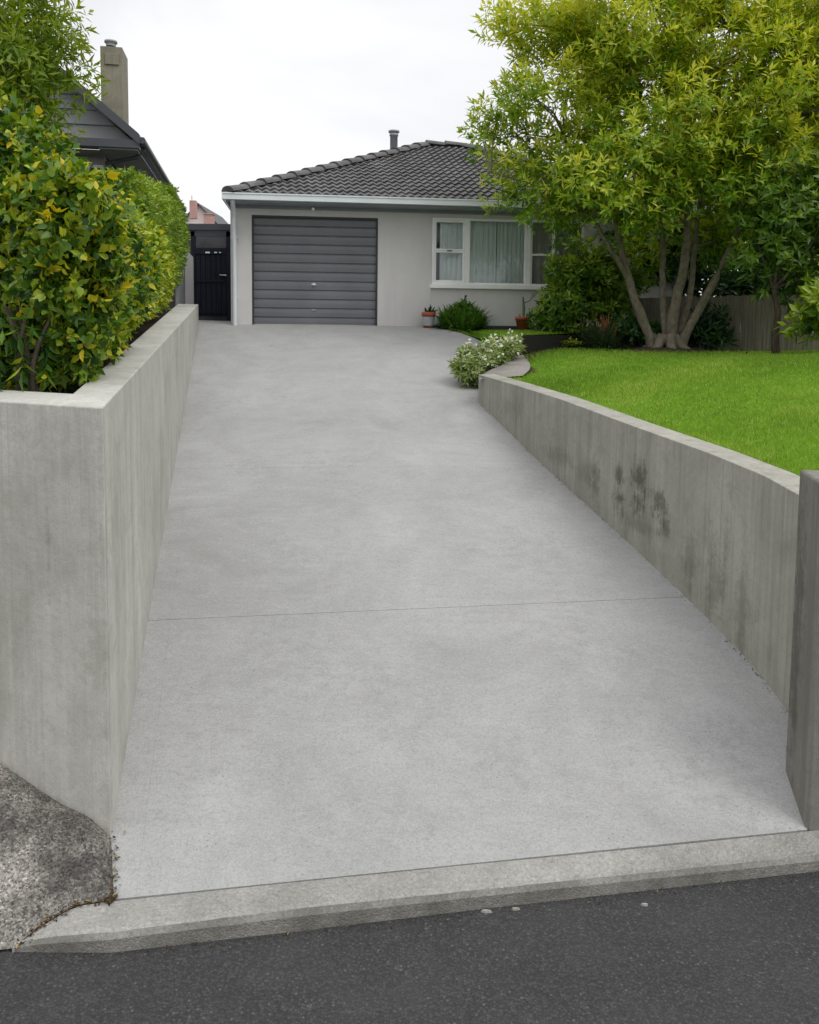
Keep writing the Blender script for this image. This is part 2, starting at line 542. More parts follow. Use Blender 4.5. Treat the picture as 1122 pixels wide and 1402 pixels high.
def leaf_arrays(P, D, N, L, Wd, tint, tpl):
    T, fc = tpl
    D = nrm(D); Sx = nrm(np.cross(D, N)); N2 = np.cross(Sx, D)
    n, k = len(P), len(T)
    V = (P[:, None, :] + T[None, :, 0, None] * (L[:, None, None] * D[:, None, :])
         + T[None, :, 1, None] * (Wd[:, None, None] * Sx[:, None, :]) + T[None, :, 2, None] * (L[:, None, None] * N2[:, None, :]))
    V = V.reshape(-1, 3)
    base = (np.arange(n) * k)[:, None]
    loops = []; sizes = np.array([len(f) for f in fc])
    flat = np.concatenate([np.array(f) for f in fc])
    LI = (base + flat[None, :]).reshape(-1)
    SZ = np.tile(sizes, n)
    TI = np.repeat(tint, len(fc))
    return V, LI, SZ, TI


def leaf_object(name, parts, mat, parent=None):
    V = []; LI = []; SZ = []; TI = []; off = 0
    for v, li, sz, ti in parts:
        V.append(v); LI.append(li + off); SZ.append(sz); TI.append(ti); off += len(v)
    V = np.concatenate(V); LI = np.concatenate(LI); SZ = np.concatenate(SZ); TI = np.concatenate(TI)
    o0 = wloc(parent) if parent is not None else Vector((0, 0, 0))
    V = V - np.array(o0)
    me = bpy.data.meshes.new(name)
    me.vertices.add(len(V)); me.vertices.foreach_set('co', V.astype(np.float32).reshape(-1))
    me.loops.add(len(LI)); me.loops.foreach_set('vertex_index', LI.astype(np.int32))
    me.polygons.add(len(SZ))
    me.polygons.foreach_set('loop_start', np.concatenate([[0], np.cumsum(SZ)[:-1]]).astype(np.int32))
    me.polygons.foreach_set('use_smooth', np.ones(len(SZ), bool))
    me.update(calc_edges=True)
    at_ = me.attributes.new('tint', 'FLOAT', 'FACE'); at_.data.foreach_set('value', TI.astype(np.float32))
    return link(name, me, mat, parent)


def rand_unit(n):
    return nrm(RNG.normal(size=(n, 3)))


def rosettes(P, A, nl, L, Wd, tint, tpl, spread=(15, 75), jl=0.25, tvar=0.12, stem=0.10):
    """shoots: nl leaves spiralling round axis A at P"""
    n = len(P)
    A = nrm(A)
    ref = rand_unit(n); X = nrm(np.cross(A, ref)); Y = np.cross(A, X)
    out = []
    ph0 = RNG.uniform(0, 6.28, n)
    for k in range(nl):
        ph = ph0 + k * 2.4
        el = np.radians(spread[0] + (spread[1] - spread[0]) * (k / max(nl - 1, 1)) + RNG.normal(0, 10, n))
        radial = X * np.cos(ph)[:, None] + Y * np.sin(ph)[:, None]
        D = radial * np.cos(el)[:, None] + A * np.sin(el)[:, None]
        D[:, 2] -= 0.10
        pos = P + A * (stem * (k / nl))[..., None] if np.ndim(stem) else P + A * (stem * k / nl)
        l = L * (1 + RNG.uniform(-jl, jl, n)); w = Wd * (1 + RNG.uniform(-jl, jl, n))
        t = np.clip(tint + RNG.normal(0, tvar, n), 0, 1)
        out.append(leaf_arrays(pos, D, A + 0.25 * rand_unit(n), l, w, t, tpl))
    return out


def lumps(P, seed, freq=1.6):
    r = np.random.default_rng(seed)
    s = np.zeros(len(P))
    for k in range(7):
        d = r.normal(size=3) * freq * (0.6 + 0.35 * k)
        s += np.sin(P @ d + r.uniform(0, 6.28)) / (1 + 0.5 * k)
    return s / 2.6


def ellipsoid_clusters(lobes, n, fill=0.55):
    """cluster centres, denser toward the lobes' outside"""
    vol = np.array([l[1][0] * l[1][1] * l[1][2] for l in lobes]) ** 0.8
    idx = RNG.choice(len(lobes), n, p=vol / vol.sum())
    d = rand_unit(n)
    r = RNG.uniform(0, 1, n) ** fill
    r = np.clip(r, 0.25, 1)
    C = np.array([lobes[i][0] for i in idx]) + d * r[:, None] * np.array([lobes[i][1] for i in idx])
    return C, d, r


# ------------------------------------------------------------------ world and sun
world = bpy.data.worlds.new('World'); S.world = world; world.use_nodes = True
wt = world.node_tree; wn = wt.nodes; wl = wt.links
bg = wn['Background']
SUN_EL, SUN_AZ = 54.0, 132.0     # azimuth clockwise from +Y: behind the camera, to the right
sky = wn.new('ShaderNodeTexSky'); sky.sky_type = 'NISHITA'; sky.sun_disc = False
sky.sun_elevation = R(SUN_EL); sky.sun_rotation = R(SUN_AZ)
tc = wn.new('ShaderNodeTexCoord')
mp = wn.new('ShaderNodeMapping'); mp.inputs['Scale'].default_value = (1.0, 1.0, 2.6)
wl.new(tc.outputs['Generated'], mp.inputs['Vector'])
nz = wn.new('ShaderNodeTexNoise'); nz.inputs['Scale'].default_value = 1.9; nz.inputs['Detail'].default_value = 5; nz.inputs['Roughness'].default_value = 0.5
nz.inputs['Distortion'].default_value = 0.6
wl.new(mp.outputs[0], nz.inputs['Vector'])
cr = wn.new('ShaderNodeValToRGB'); wl.new(nz.outputs['Fac'], cr.inputs['Fac'])
cr.color_ramp.elements[0].position = 0.34; cr.color_ramp.elements[0].color = (0.80, 0.81, 0.845, 1)
cr.color_ramp.elements[1].position = 0.58; cr.color_ramp.elements[1].color = (1.0, 1.0, 1.0, 1)
sx = wn.new('ShaderNodeSeparateXYZ'); wl.new(tc.outputs['Generated'], sx.inputs[0])
mrz = wn.new('ShaderNodeMapRange'); mrz.inputs['From Min'].default_value = 0.35; mrz.inputs['From Max'].default_value = 1.0
mrz.inputs['To Min'].default_value = 1.0; mrz.inputs['To Max'].default_value = 1.75
wl.new(sx.outputs['Z'], mrz.inputs['Value'])
vs = wn.new('ShaderNodeVectorMath'); vs.operation = 'SCALE'; wl.new(cr.outputs[0], vs.inputs[0]); wl.new(mrz.outputs[0], vs.inputs['Scale'])
sk = wn.new('ShaderNodeVectorMath'); sk.operation = 'SCALE'; sk.inputs['Scale'].default_value = 0.10; wl.new(sky.outputs[0], sk.inputs[0])
mxw = wn.new('ShaderNodeMix'); mxw.data_type = 'RGBA'; mxw.inputs[0].default_value = 0.92
wl.new(sk.outputs[0], mxw.inputs[6]); wl.new(vs.outputs[0], mxw.inputs[7])
wl.new(mxw.outputs[2], bg.inputs['Color']); bg.inputs['Strength'].default_value = 1.0
sun_d = bpy.data.lights.new('sun', 'SUN'); sun_d.energy = 1.25; sun_d.angle = R(30); sun_d.color = (1.0, 0.96, 0.90)
sun = bpy.data.objects.new('sun', sun_d); COL.objects.link(sun)
el, az = R(SUN_EL), R(SUN_AZ)
to_sun = Vector((math.sin(az) * math.cos(el), math.cos(az) * math.cos(el), math.sin(el)))
sun.rotation_euler = to_sun.to_track_quat('Z', 'Y').to_euler()
sun.location = (0, 0, 20)

# ------------------------------------------------------------------ plan points
corner = ramp(152, 1146)
endL = ramp(272, 449)
drive_dir = (endL - corner).to_2d().normalized()
RB = [(1078, 985), (1073, 968), (1050, 930), (1015, 893), (985, 862), (940, 818), (860, 742), (745, 638), (700, 594), (655, 551)]
RBP = [ramp(*p) for p in RB]
pil_b = ramp(1075, 1052); pil_f = ramp(1103, 1135)
kerbL = ramp(156, 1232); kerbR = ramp(1106, 1136)
street = (kerbR - kerbL).to_2d().normalized()          # along the street, to the right

# ------------------------------------------------------------------ ground, road, kerb, apron
ROADZ = 0.0
g = MB()
xs = [-900, -300, -80, -30, -12, -5, 0, 4, 8, 14, 30, 80, 300, 900]
ysr = [-900, -200, -40, -6, 3.0, 6, 9, 12, 15, 18, 30, 60, 150, 400, 1200]
def ground_z(x, y):
    return -0.25 if y < 3.1 else min(-0.25 + (y - 3.1) * 0.185, 1.95)
g.grid([[(x, y, ground_z(x, y)) for x in xs] for y in ysr])
g.build('ground', M['ground']).update_tag(); tag(bpy.data.objects['ground'], kind='structure')

# the kerb crossing: front-bottom line, front-top line, back line
KF = [(18, 1303), (150, 1304), (420, 1273), (660, 1244), (1000, 1206), (1140, 1190)]
kf_pts = [hit(px, py, lambda X, Y: 0.0) for px, py in KF]
KT = lerpf([(20, 1296), (60, 1288), (150, 1281), (420, 1247), (660, 1222), (1000, 1187), (1140, 1172)])
KB = lerpf([(-40, 1310), (18, 1298), (60, 1265), (105, 1239), (156, 1232.5), (420, 1205), (660, 1181), (900, 1158), (1106, 1137), (1140, 1133)])
secs = []
for i in range(0, 61):
    px = 18 + (1160 - 18) * i / 60
    fb = hit(px, lerpf(KF + [(1200, 1183)])(px), lambda X, Y: 0.0)
    zt = z_for_row(fb.x, fb.y, KT)
    zt = max(zt, 0.012)
    bk = hit(px, KB(px), zramp)
    secs.append((fb, zt, bk))
# extend to the right along the street
k = MB()
rows = []
for fb, zt, bk in secs:
    zb = zramp(bk.x, bk.y) + 0.002
    ft = Vector((fb.x, fb.y + 0.018 + 0.0015 * math.sin(fb.x * 31) * math.sin(fb.x * 7.3 + 1), zt + 0.0006 * math.sin(fb.x * 19 + 2)))
    edge = ft.lerp(Vector((bk.x, bk.y, zb)), 0.10); edge.z += 0.006
    rows.append([Vector((fb.x, fb.y - 0.006, -0.06)), Vector((fb.x, fb.y - 0.002, zt * 0.75)), ft, edge, Vector((bk.x, bk.y - 0.010, zb)), Vector((bk.x, bk.y - 0.010, -0.2))])
last = rows[-1]
ext = [Vector((v.x, v.y, v.z)) + Vector((street.x, street.y, 0)) * 14 for v in last]
rows.append(ext)
k.grid(rows, False)
k.poly([rows[0][j] for j in range(6)])
ko = fix_normals(k.build('kerb', M['kerb'], None, 0.012, 3))
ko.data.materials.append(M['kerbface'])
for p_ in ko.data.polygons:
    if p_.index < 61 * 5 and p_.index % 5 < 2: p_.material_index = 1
tag(ko, kind='structure')

# road sheet (kerb front line back past the camera)
rd = MB()
d3 = Vector((street.x, street.y, 0)); n3 = Vector((street.y, -street.x, 0))
p0 = secs[0][0].copy(); p0.z = 0
rr = []
fl = [s[0] for s in secs]
lf = fl[0] - d3 * 60; rf = fl[-1] + d3 * 60
line = [lf] + fl + [rf]
for w in (-0.12, 0.3, 1.0, 3.0, 7.5):
    rr.append([Vector((p.x, p.y, 0)) + n3 * w + Vector((0, 0, 0.012 * min(w, 3.5))) for p in line])
rd.grid(rr)
tag(fix_normals(rd.build('road', M['asphalt'])), kind='structure')

# worn footpath slab to the left of the driveway
ap = MB()
fw_dir = None
zt_corner = z_for_row(corner.x, corner.y, lambda px: 558)
dl = ray(0, 549); Yl = (zt_corner - EYE.z) / dl.z
left0 = Vector((dl.x * Yl, Yl, 0))
fdir = (left0.to_2d() - corner.to_2d()).normalized()   # front wall runs left and away
zb0 = z_for_row(left0.x, left0.y, lambda px: 1052)
slope_l = (zb0 - corner.z) / (left0.to_2d() - corner.to_2d()).length
nr = []
NS = 44
for i in range(NS + 1):
    s = i / NS
    # wall-base end
    L = 9.0 * s * s
    wb = Vector((corner.x + fdir.x * L, corner.y + fdir.y * L, 0))
    humph = 0.055 * math.exp(-((L - 0.14) / 0.12) ** 2)
    wb.z = corner.z + min(slope_l * L, 0.45) - 0.01 + humph * 0.6
    # kerb end: along driveway edge, flare, then the road line
    if s < 0.22: q = corner.lerp(kerbL, s / 0.22) + Vector((0, 0, 0.004))
    elif s < 0.45:
        px = 156 + (18 - 156) * (s - 0.22) / 0.23
        bk = hit(px, KB(px), zramp); q = Vector((bk.x, bk.y - 0.006, max(zramp(bk.x, bk.y), 0.0) + 0.004))
    else:
        e = secs[0][0]; q = Vector((e.x, e.y, 0.012)) - d3 * (9.0 * ((s - 0.45) / 0.55) ** 1.6)
    nr.append((wb, q))
rows = []
for wb, q in nr:
    row = []
    for j in range(15):
        t = j / 14
        p = wb.lerp(q, t)
        p.z += 0.05 * math.sin(PI * t) * min(1.0, (wb - q).length / 0.5) + 0.008 * math.sin(p.x * 23 + p.y * 17) * math.sin(PI * t)
        row.append(p)
    rows.append(row)
ap.grid(rows, True)
tag(fix_normals(ap.build('footpath', M['apron'])), kind='structure')

# ------------------------------------------------------------------ driveway slabs
def plan_left(Y):                # left edge, tucked 3 cm under the wall
    pts = sorted([(kerbL.y, kerbL.x - 0.02), (corner.y, corner.x - 0.03), (endL.y, endL.x - 0.03), (17.5, endL.x - 0.03 + drive_dir.x / drive_dir.y * (17.5 - endL.y) - 0.6)])
    return lerpf(pts)(Y)
RE = [(kerbR.y, kerbR.x)] + [(p.y, p.x + 0.03) for p in (pil_b,)] + [(p.y, p.x + 0.03) for p in RBP]
tailpx = [(660, 530), (668, 505), (672, 485), (668, 473), (656, 465), (628, 454.5), (600, 449.5)]
tail = [ramp(*p) for p in tailpx]
RE += [(p.y, p.x) for p in tail]
RE = sorted(RE)
RE.append((RE[-1][0] + 0.25, RE[-1][1] - 0.5)); RE.append((17.5, RE[-1][1]))
plan_right = lerpf(RE)
jl1, jr1 = ramp(205, 850), ramp(941, 817)
jl2, jr2 = ramp(257, 642), ramp(748, 637)
nearL, nearR = kerbL, kerbR
def border(kind, t):             # returns row parameter: left Y, right Y
    return None
bounds = [(nearL.y, nearR.y), (jl1.y, jr1.y), (jl2.y, jr2.y), (17.2, 17.4)]
rn_drive = Vector((-drive_dir.y, drive_dir.x)); rn_drive = rn_drive if rn_drive.x < 0 else -rn_drive
dv = MB()
GAPS = {0: 0.0026, 1: 0.001}
for b in range(3):
    (l0, r0), (l1, r1) = bounds[b], bounds[b + 1]
    n = (18, 18, 56)[b]
    rows = []
    for i in range(n + 1):
        t = i / n
        yl = l0 + (l1 - l0) * t + (GAPS[b - 1] if i == 0 and b else 0) - (GAPS[b] if i == n and b < 2 else 0)
        yr = r0 + (r1 - r0) * t + (GAPS[b - 1] if i == 0 and b else 0) - (GAPS[b] if i == n and b < 2 else 0)
        A = Vector((plan_left(yl), yl)); B = Vector((plan_right(yr), yr))
        row = []
        for j in range(29):
            q = A.lerp(B, j / 28)
            row.append(Vector((q.x, q.y, zramp(q.x, q.y))))
        rows.append(row)
    for part in (0, 1):
        rr2 = []
        for row in rows:
            A, B = row[0], row[-1]; wdt_ = (B - A).length; dB = (B - A).to_2d() / wdt_
            o_ = corner.to_2d() - rn_drive * 0.15
            den = dB.x * drive_dir.y - dB.y * drive_dir.x
            h0 = ((o_.x - A.x) * drive_dir.y - (o_.y - A.y) * drive_dir.x) / den
            lo_, h2 = (0, h0 - .0002) if part == 0 else (h0 + .0002, wdt_)
            n_ = 29 if part else 4; out = []
            for j in range(n_):
                q = A.lerp(B, (lo_ + (h2 - lo_) * j / (n_ - 1)) / wdt_)
                out.append(Vector((q.x, q.y, zramp(q.x, q.y))))
            rr2.append(out)
        dv.grid(rr2)
    for e in (rows[0], rows[-1]):
        dv.grid([e, [v - Vector((0, 0, 0.08)) for v in e]])
# tooled border line along the left wall is a shallow real groove: done as thin recessed strip below
tag(fix_normals(dv.build('driveway', M['drive'])), kind='structure')
sb = MB()
rows = []
for i in range(40):
    t = i / 39
    yl = nearL.y + 0.02 + (17.0 - nearL.y) * t; yr = nearR.y + 0.02 + (17.0 - nearR.y) * t
    A = Vector((plan_left(yl) - 0.1, yl)); B = Vector((plan_right(yr) + 0.1, yr))
    rows.append([Vector((*A.lerp(B, j / 6), zramp(*A.lerp(B, j / 6)) - 0.035)) for j in range(7)])
sb.grid(rows)
tag(sb.build('driveway_base', M['soil']), kind='structure')

# ------------------------------------------------------------------ retaining walls
stL = []
M['wallL'] = m_wall_concrete('retaining_wall_concrete', (0.475, 0.468, 0.430), 0.48, [((-1.72, 3.87, 1.55), .022, .24, .42), ((-2.12, 4.03, 1.5), .06, .12, .25), ((-1.40, 3.74, 1.2), .03, 1.1, .25)])
fn = Vector((-fdir.y, fdir.x)); fn = fn if fn.y > 0 else -fn     # into the garden
rn = Vector((-drive_dir.y, drive_dir.x)); rn = rn if rn.x < 0 else -rn
T0, T1 = 0.20, 0.36
# mitred inner corner
c2 = corner.to_2d()
def isect(p, d, q, e):
    den = d.x * e.y - d.y * e.x
    t = ((q.x - p.x) * e.y - (q.y - p.y) * e.x) / den
    return p + d * t
e2 = endL.to_2d()
in_end = e2 + rn * T1
in_dir = ((in_end) - (c2 + rn * T0)).normalized()
inner = isect(c2 + fn * 0.24, fdir, c2 + rn * T0, in_dir)
lend = c2 + fdir * 9.0
lend_in = lend + fn * 0.24
z_end = z_for_row(endL.x, endL.y, lambda px: 416.5)
ztc = zt_corner
wl_ = MB()
secs_w = [(lend, lend_in, corner.z - 0.1, ztc, ztc + 0.03)]
secs_w.append((c2, inner, corner.z - 0.25, ztc, ztc + 0.03))
NW = 12
for i in range(1, NW + 1):
    t = i / NW
    o = c2.lerp(e2, t); q = inner.lerp(in_end, t)
    zz = ztc + (z_end - ztc) * t
    secs_w.append((o, q, zramp(o.x, o.y) - 0.25, zz, zz + 0.03 * (1 - t)))
ring = []
for o, q, zb, zo, zi in secs_w:
    ring.append([Vector((o.x, o.y, zb)), Vector((o.x, o.y, zo)), Vector((q.x, q.y, zi)), Vector((q.x, q.y, zb))])
for a, b in zip(ring[:-1], ring[1:]):
    wl_.add(a + b, [(0, 4, 5, 1), (1, 5, 6, 2), (2, 6, 7, 3)])
wl_.poly(ring[0]); wl_.poly(ring[-1])
wo = fix_normals(wl_.build('retaining_wall', M['wallL'], None, 0.007, 2))
tag(wo, 'tall pale concrete retaining wall turning the corner below the leafy hedge', 'wall')

# right-hand wall
top_o = lerpf([(650, 511), (700, 525), (770, 547), (870, 584), (970, 619.5), (1045, 650), (1090, 675), (1110, 686)])
pts = [p.to_2d() for p in RBP]
pts = [Vector((2.34, 4.30))] + pts
# resample smoothly
cum = [0]
for a, b in zip(pts[:-1], pts[1:]): cum.append(cum[-1] + (b - a).length)
fx = lerpf(list(zip(cum, [p.x for p in pts]))); fy = lerpf(list(zip(cum, [p.y for p in pts])))
NR = 60
rp = [Vector((fx(cum[-1] * i / NR), fy(cum[-1] * i / NR))) for i in range(NR + 1)]
for _ in range(6):
    rp = [rp[0]] + [(rp[i - 1] + rp[i] * 2 + rp[i + 1]) / 4 for i in range(1, NR)] + [rp[-1]]
TR = 0.215
ro, ri, rz = [], [], []
for i, p in enumerate(rp):
    d = (rp[min(i + 1, NR)] - rp[max(i - 1, 0)]).normalized()
    nn = Vector((d.y, -d.x))
    ro.append(p); ri.append(p + nn * TR); rz.append(z_for_row(p.x, p.y, top_o))
rz[0] = rz[1] = rz[2]
stain_px = [(846, 652, .08, .10, .75), (874, 656, .12, .15, .85), (849, 684, .11, .12, .8), (876, 688, .13, .10, .8), (910, 690, .13, .13, .75), (912, 722, .09, .10, .6), (820, 660, .10, .20, .5), (880, 715, .30, .10, .4), (950, 768, .12, .20, .42), (985, 800, .10, .28, .42), (1020, 838, .10, .30, .36), (1000, 760, .05, .30, .3), (800, 650, .25, .12, .3), (700, 560, .4, .12, .25), (770, 625, .35, .10, .35)]
def on_rwall(px, py):            # nearest wall sample seen at that column
    best = min(range(NR + 1), key=lambda i: abs(proj((rp[i].x, rp[i].y, rz[i] - 0.3))[0] - px))
    return (rp[best].x, rp[best].y, z_for_row(rp[best].x, rp[best].y, lambda _: py))
stains = [(on_rwall(px, py), rx, rzz, am) for px, py, rx, rzz, am in stain_px]
M['wallR'] = m_wall_concrete('retaining_wall_stained', (0.34, 0.332, 0.292), 0.75, stains)
rw = MB(); ring = []
for i in range(NR + 1):
    o, q = ro[i], ri[i]; zb = zramp(o.x, o.y) - 0.25
    ring.append([Vector((o.x, o.y, zb)), Vector((o.x, o.y, rz[i])), Vector((q.x, q.y, rz[i] + 0.006)), Vector((q.x, q.y, zb))])
for a, b in zip(ring[:-1], ring[1:]):
    rw.add(a + b, [(0, 4, 5, 1), (1, 5, 6, 2), (2, 6, 7, 3)])
rw.poly(ring[0]); rw.poly(ring[-1])
tag(fix_normals(rw.build('retaining_wall', M['wallR'], None, 0.006, 2)), 'low curving concrete retaining wall with dark damp stains holding up the lawn', 'wall')

# gate pillar and the wall that runs on to the right of it
M['pillar'] = m_wall_concrete('old_pillar_concrete', (0.22, 0.212, 0.188), 1.0, [((pil_b.x - 0.0, pil_b.y - 0.1, pil_b.z + 0.8), .12, .75, .7)], 0.6)
pz = z_for_row(pil_b.x, pil_b.y, lambda px: 642)
a = pil_b.to_2d(); b = pil_f.to_2d()
dd = (b - a).normalized(); nn = Vector((-dd.y, dd.x)); nn = nn if nn.x > 0 else -nn
pl = MB()
q = [a, b, b + nn * 0.42, a + nn * 0.42]
pl.hexa([Vector((v.x, v.y, pil_f.z - 0.2)) for v in q], [Vector((v.x, v.y, pz)) for v in q])
tag(fix_normals(pl.build('gate_pillar', M['pillar'], None, 0.018, 3)), 'square weathered concrete pillar with black streaks at the driveway mouth', 'pillar')
fr_ = MB()
a2 = b + nn * 0.424 - dd * 0.1
sd = Vector((street.x, street.y))
q = [a2, a2 + sd * 9, a2 + sd * 9 - dd * 0.22, a2 - dd * 0.22]
fr_.hexa([Vector((v.x, v.y, pil_f.z - 0.2)) for v in q], [Vector((v.x, v.y, pz - 0.12)) for v in q])
tag(fix_normals(fr_.build('garden_wall', M['pillar'], None, 0.01, 2)), 'concrete street wall running on beside the gate pillar', 'wall')

# ------------------------------------------------------------------ lawn
pA = (ri[-1].x, ri[-1].y, rz[-1]); pB = (ri[6].x, ri[6].y, rz[6])
pC = at(1122, 484, 13.0); pD = at(800, 475, 13.6)
Am = np.array([[1, p[0], p[1], p[0] * p[1]] for p in (pA, pB, pC, pD)]); bm_ = np.array([p[2] for p in (pA, pB, pC, pD)])
lc = np.linalg.lstsq(Am, bm_, rcond=None)[0]
def zlawn(X, Y):
    q_ = 0.5 * Y + 0.15; X = min(X, q_ + 0.6 * (1 - math.exp(-max(X - q_, 0) / 0.6))) if X > q_ else X
    v = float(lc[0] + lc[1] * X + lc[2] * Y + lc[3] * X * Y); m_ = pB[2] - 0.03
    return max(v, m_) + 0.03 * math.exp(-abs(v - m_) / 0.06)
bk_w = a2 - dd * 0.22            # back face of the street wall
def y_wall(X): return bk_w.y + (X - bk_w.x) * street.y / street.x
def on_lawn(px, py):
    d = ray(px, py); Y = 3.0
    while Y < 13.3 and EYE.z + d.z * Y > zlawn(d.x * Y, Y): Y += 0.01
    return Vector((d.x * Y, Y, zlawn(d.x * Y, Y)))
# lawn left edge: wall inside, then curved border up to the planting bed
edge_px = [(712, 512), (722, 505), (722, 498), (712, 488), (718, 478), (745, 474), (790, 474.5), (830, 476)]
lawn_edge = [Vector((ri[i].x - 0.01, ri[i].y)) for i in range(2, NR - 1, 3)]
edge2 = [on_lawn(*p).to_2d() for p in edge_px]
# lawn as strips in Y between left boundary and right boundary
LB = sorted([(p.y, p.x) for p in lawn_edge] + [(p.y, p.x) for p in edge2])
LBf = lerpf(LB)
yl0, yl1 = LB[0][0] - 0.45, 14.6
def wall_z_blend(X, Y):
    """near the wall the turf follows the wall top"""
    j = min(range(0, NR + 1, 2), key=lambda i: (ri[i] - Vector((X, Y))).length)
    d = (ri[j] - Vector((X, Y))).length
    w = max(0.0, 1 - d / 0.9); w = w * w * (3 - 2 * w)
    return zlawn(X, Y) * (1 - w) + (rz[j] - 0.012) * w
lw = MB(); rows = []
for i in range(49):
    Y = yl0 + (yl1 - yl0) * i / 48
    xl = LBf(Y)
    row = []
    for j in range(41):
        x_ = xl + (11.5 - xl) * (j / 40) ** 1.6; y_ = max(Y, y_wall(x_) - .06)
        row.append(Vector((x_, y_, wall_z_blend(x_, y_) - 0.015)))
    rows.append(row)
lw.grid(rows, True)
tag(lw.build('lawn', M['turf']), kind='structure')

# ------------------------------------------------------------------ house frame
PSI = R(6.7)
hr = Vector((math.cos(PSI), math.sin(PSI), 0)); hb = Vector((-math.sin(PSI), math.cos(PSI), 0)); UP = Vector((0, 0, 1))
HO = at(345, 440, 15.4)
def fac(px, py, w=0.0):
    """point of the facade plane pushed w metres toward the street, as (u, z)"""
    d = ray(px, py); o = HO - hb * w
    t = (o - EYE).dot(hb) / d.dot(hb)
    P = EYE + d * t
    return (P - HO).dot(hr), P.z
def fu(px, py=370, w=0): return fac(px, py, w)[0]
def fz(px, py, w=0): return fac(px, py, w)[1]
def FP(u, w, z): return Vector((HO.x, HO.y, 0)) + hr * u - hb * w + UP * z
uL = fu(316, 360); uR = uL + 8.7
zG = HO.z - 0.06
du0, du1 = fu(345), fu(517.5)
dz1 = fz(430, 296)
wz0, wz1 = fz(655, 390), fz(655, 299)
wu0, wu1 = fu(592, 345), fu(722, 345)
vu0, vu1 = fu(727, 345), fu(800, 345)
z_eave = fz(312, 264, 0.45)
zW = z_eave - 0.142
house = thing('house', (HO.x, HO.y, zG), 'single storey grey house with dark tiled hip roof and roller garage door', 'house')

def cells(mb, us, zs, holes, depth, w=0.0):
    for i in range(len(us) - 1):
        for j in range(len(zs) - 1):
            cu, cz = (us[i] + us[i + 1]) / 2, (zs[j] + zs[j + 1]) / 2
            if any(h[0] < cu < h[1] and h[2] < cz < h[3] for h in holes): continue
            mb.add([FP(us[i], w, zs[j]), FP(us[i + 1], w, zs[j]), FP(us[i + 1], w, zs[j + 1]), FP(us[i], w, zs[j + 1])], [(0, 1, 2, 3)])
    for h in holes:
        a, b, c, d = h
        for (p, q) in (((a, c), (a, d)), ((a, d), (b, d)), ((b, d), (b, c)), ((b, c), (a, c))):
            mb.add([FP(p[0], w, p[1]), FP(q[0], w, q[1]), FP(q[0], w - depth, q[1]), FP(p[0], w - depth, p[1])], [(0, 1, 2, 3)])
hw = MB()
zb_ = zG - 0.5
wallsplit = fu(590, 420)
holes = [(du0, du1, zb_, dz1), (wu0, wu1, wz0, wz1), (vu0, vu1, wz0, wz1)]
cells(hw, sorted([uL, du0, du1, wallsplit]), sorted([zb_, dz1, zW]), holes[:1], 0.16)
cells(hw, sorted([wallsplit, wu0, wu1, vu0, vu1, uR]), sorted([zb_, wz0, wz1, zW]), holes[1:], 0.14, -0.012)
hw.add([FP(wallsplit, 0, zb_), FP(wallsplit, -0.012, zb_), FP(wallsplit, -0.012, zW), FP(wallsplit, 0, zW)], [(0, 1, 2, 3)])
hw.add([FP(uL, 0, zb_), FP(uL, -8.0, zb_), FP(uL, -8.0, zW), FP(uL, 0, zW)], [(0, 1, 2, 3)])
hw.add([FP(uR, -.012, zb_), FP(uR, -8.0, zb_), FP(uR, -8.0, zW), FP(uR, -.012, zW)], [(0, 1, 2, 3)])
hw.add([FP(uL, -8.0, zb_), FP(uR, -8.0, zb_), FP(uR, -8.0, zW), FP(uL, -8.0, zW)], [(0, 1, 2, 3)])
hw.build('wall', M['stucco'], house)
# plinth strip at the foot
pb = MB(); pb.box(FP(wallsplit, 0.0, zb_), hr * (uR - wallsplit), hb * 0.01, UP * (zG + 0.03 - zb_)); pb.build('plinth', M['darkframe'], house)
# rooms behind the windows
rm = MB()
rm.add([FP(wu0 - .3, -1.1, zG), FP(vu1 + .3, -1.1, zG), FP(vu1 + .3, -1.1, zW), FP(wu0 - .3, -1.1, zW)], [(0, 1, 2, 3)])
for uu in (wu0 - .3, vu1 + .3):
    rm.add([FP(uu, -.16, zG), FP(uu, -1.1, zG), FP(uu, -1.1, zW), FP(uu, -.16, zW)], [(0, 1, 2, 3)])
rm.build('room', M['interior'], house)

# garage door: ribbed curtain
gd = MB()
z0, z1 = zG - 0.02, dz1 + 0.05
prof = []
n_sl = 12
step = (z1 - 0.05 - z0) / n_sl
z = z0
for i in range(n_sl):
    prof += [(z, 0.0), (z + step * 0.06, 0.014), (z + step * 0.50, 0.020), (z + step * 0.84, 0.018), (z + step * 0.90, 0.0), (z + step * 0.95, -0.006)]
    z += step
prof.append((z1, 0.0))
gd.grid([[FP(du0 + 0.012, -0.125 + o, zz), FP((du0 + du1) / 2, -0.125 + o, zz), FP(du1 - 0.012, -0.125 + o, zz)] for zz, o in prof])
gdo = gd.build('roller_door', M['roller'], house)
h = MB()
hu, hz = fac(430, 389, 0)
h.lathe((0, 0, 0), [(0.0, 0.0), (0.028, 0.0), (0.028, 0.012), (0.012, 0.014), (0.012, 0.04), (0.0, 0.042)], 14)
rot = Matrix.Rotation(PSI, 3, 'Z') @ Matrix.Rotation(R(90), 3, 'X')
h.v = [tuple(rot @ Vector(v) + FP(hu, -0.095, hz)) for v in h.v]
h.cbox(FP(hu, -0.05, hz - 0.0), 0.09, 0.012, 0.014, PSI)
h.build('handle', M['chrome'], gdo)
lk = MB(); lk.cbox(FP(hu, -0.09, fz(430, 424)), 0.07, 0.015, 0.02, PSI); lk.build('latch', M['metal'], gdo)
gf = MB()
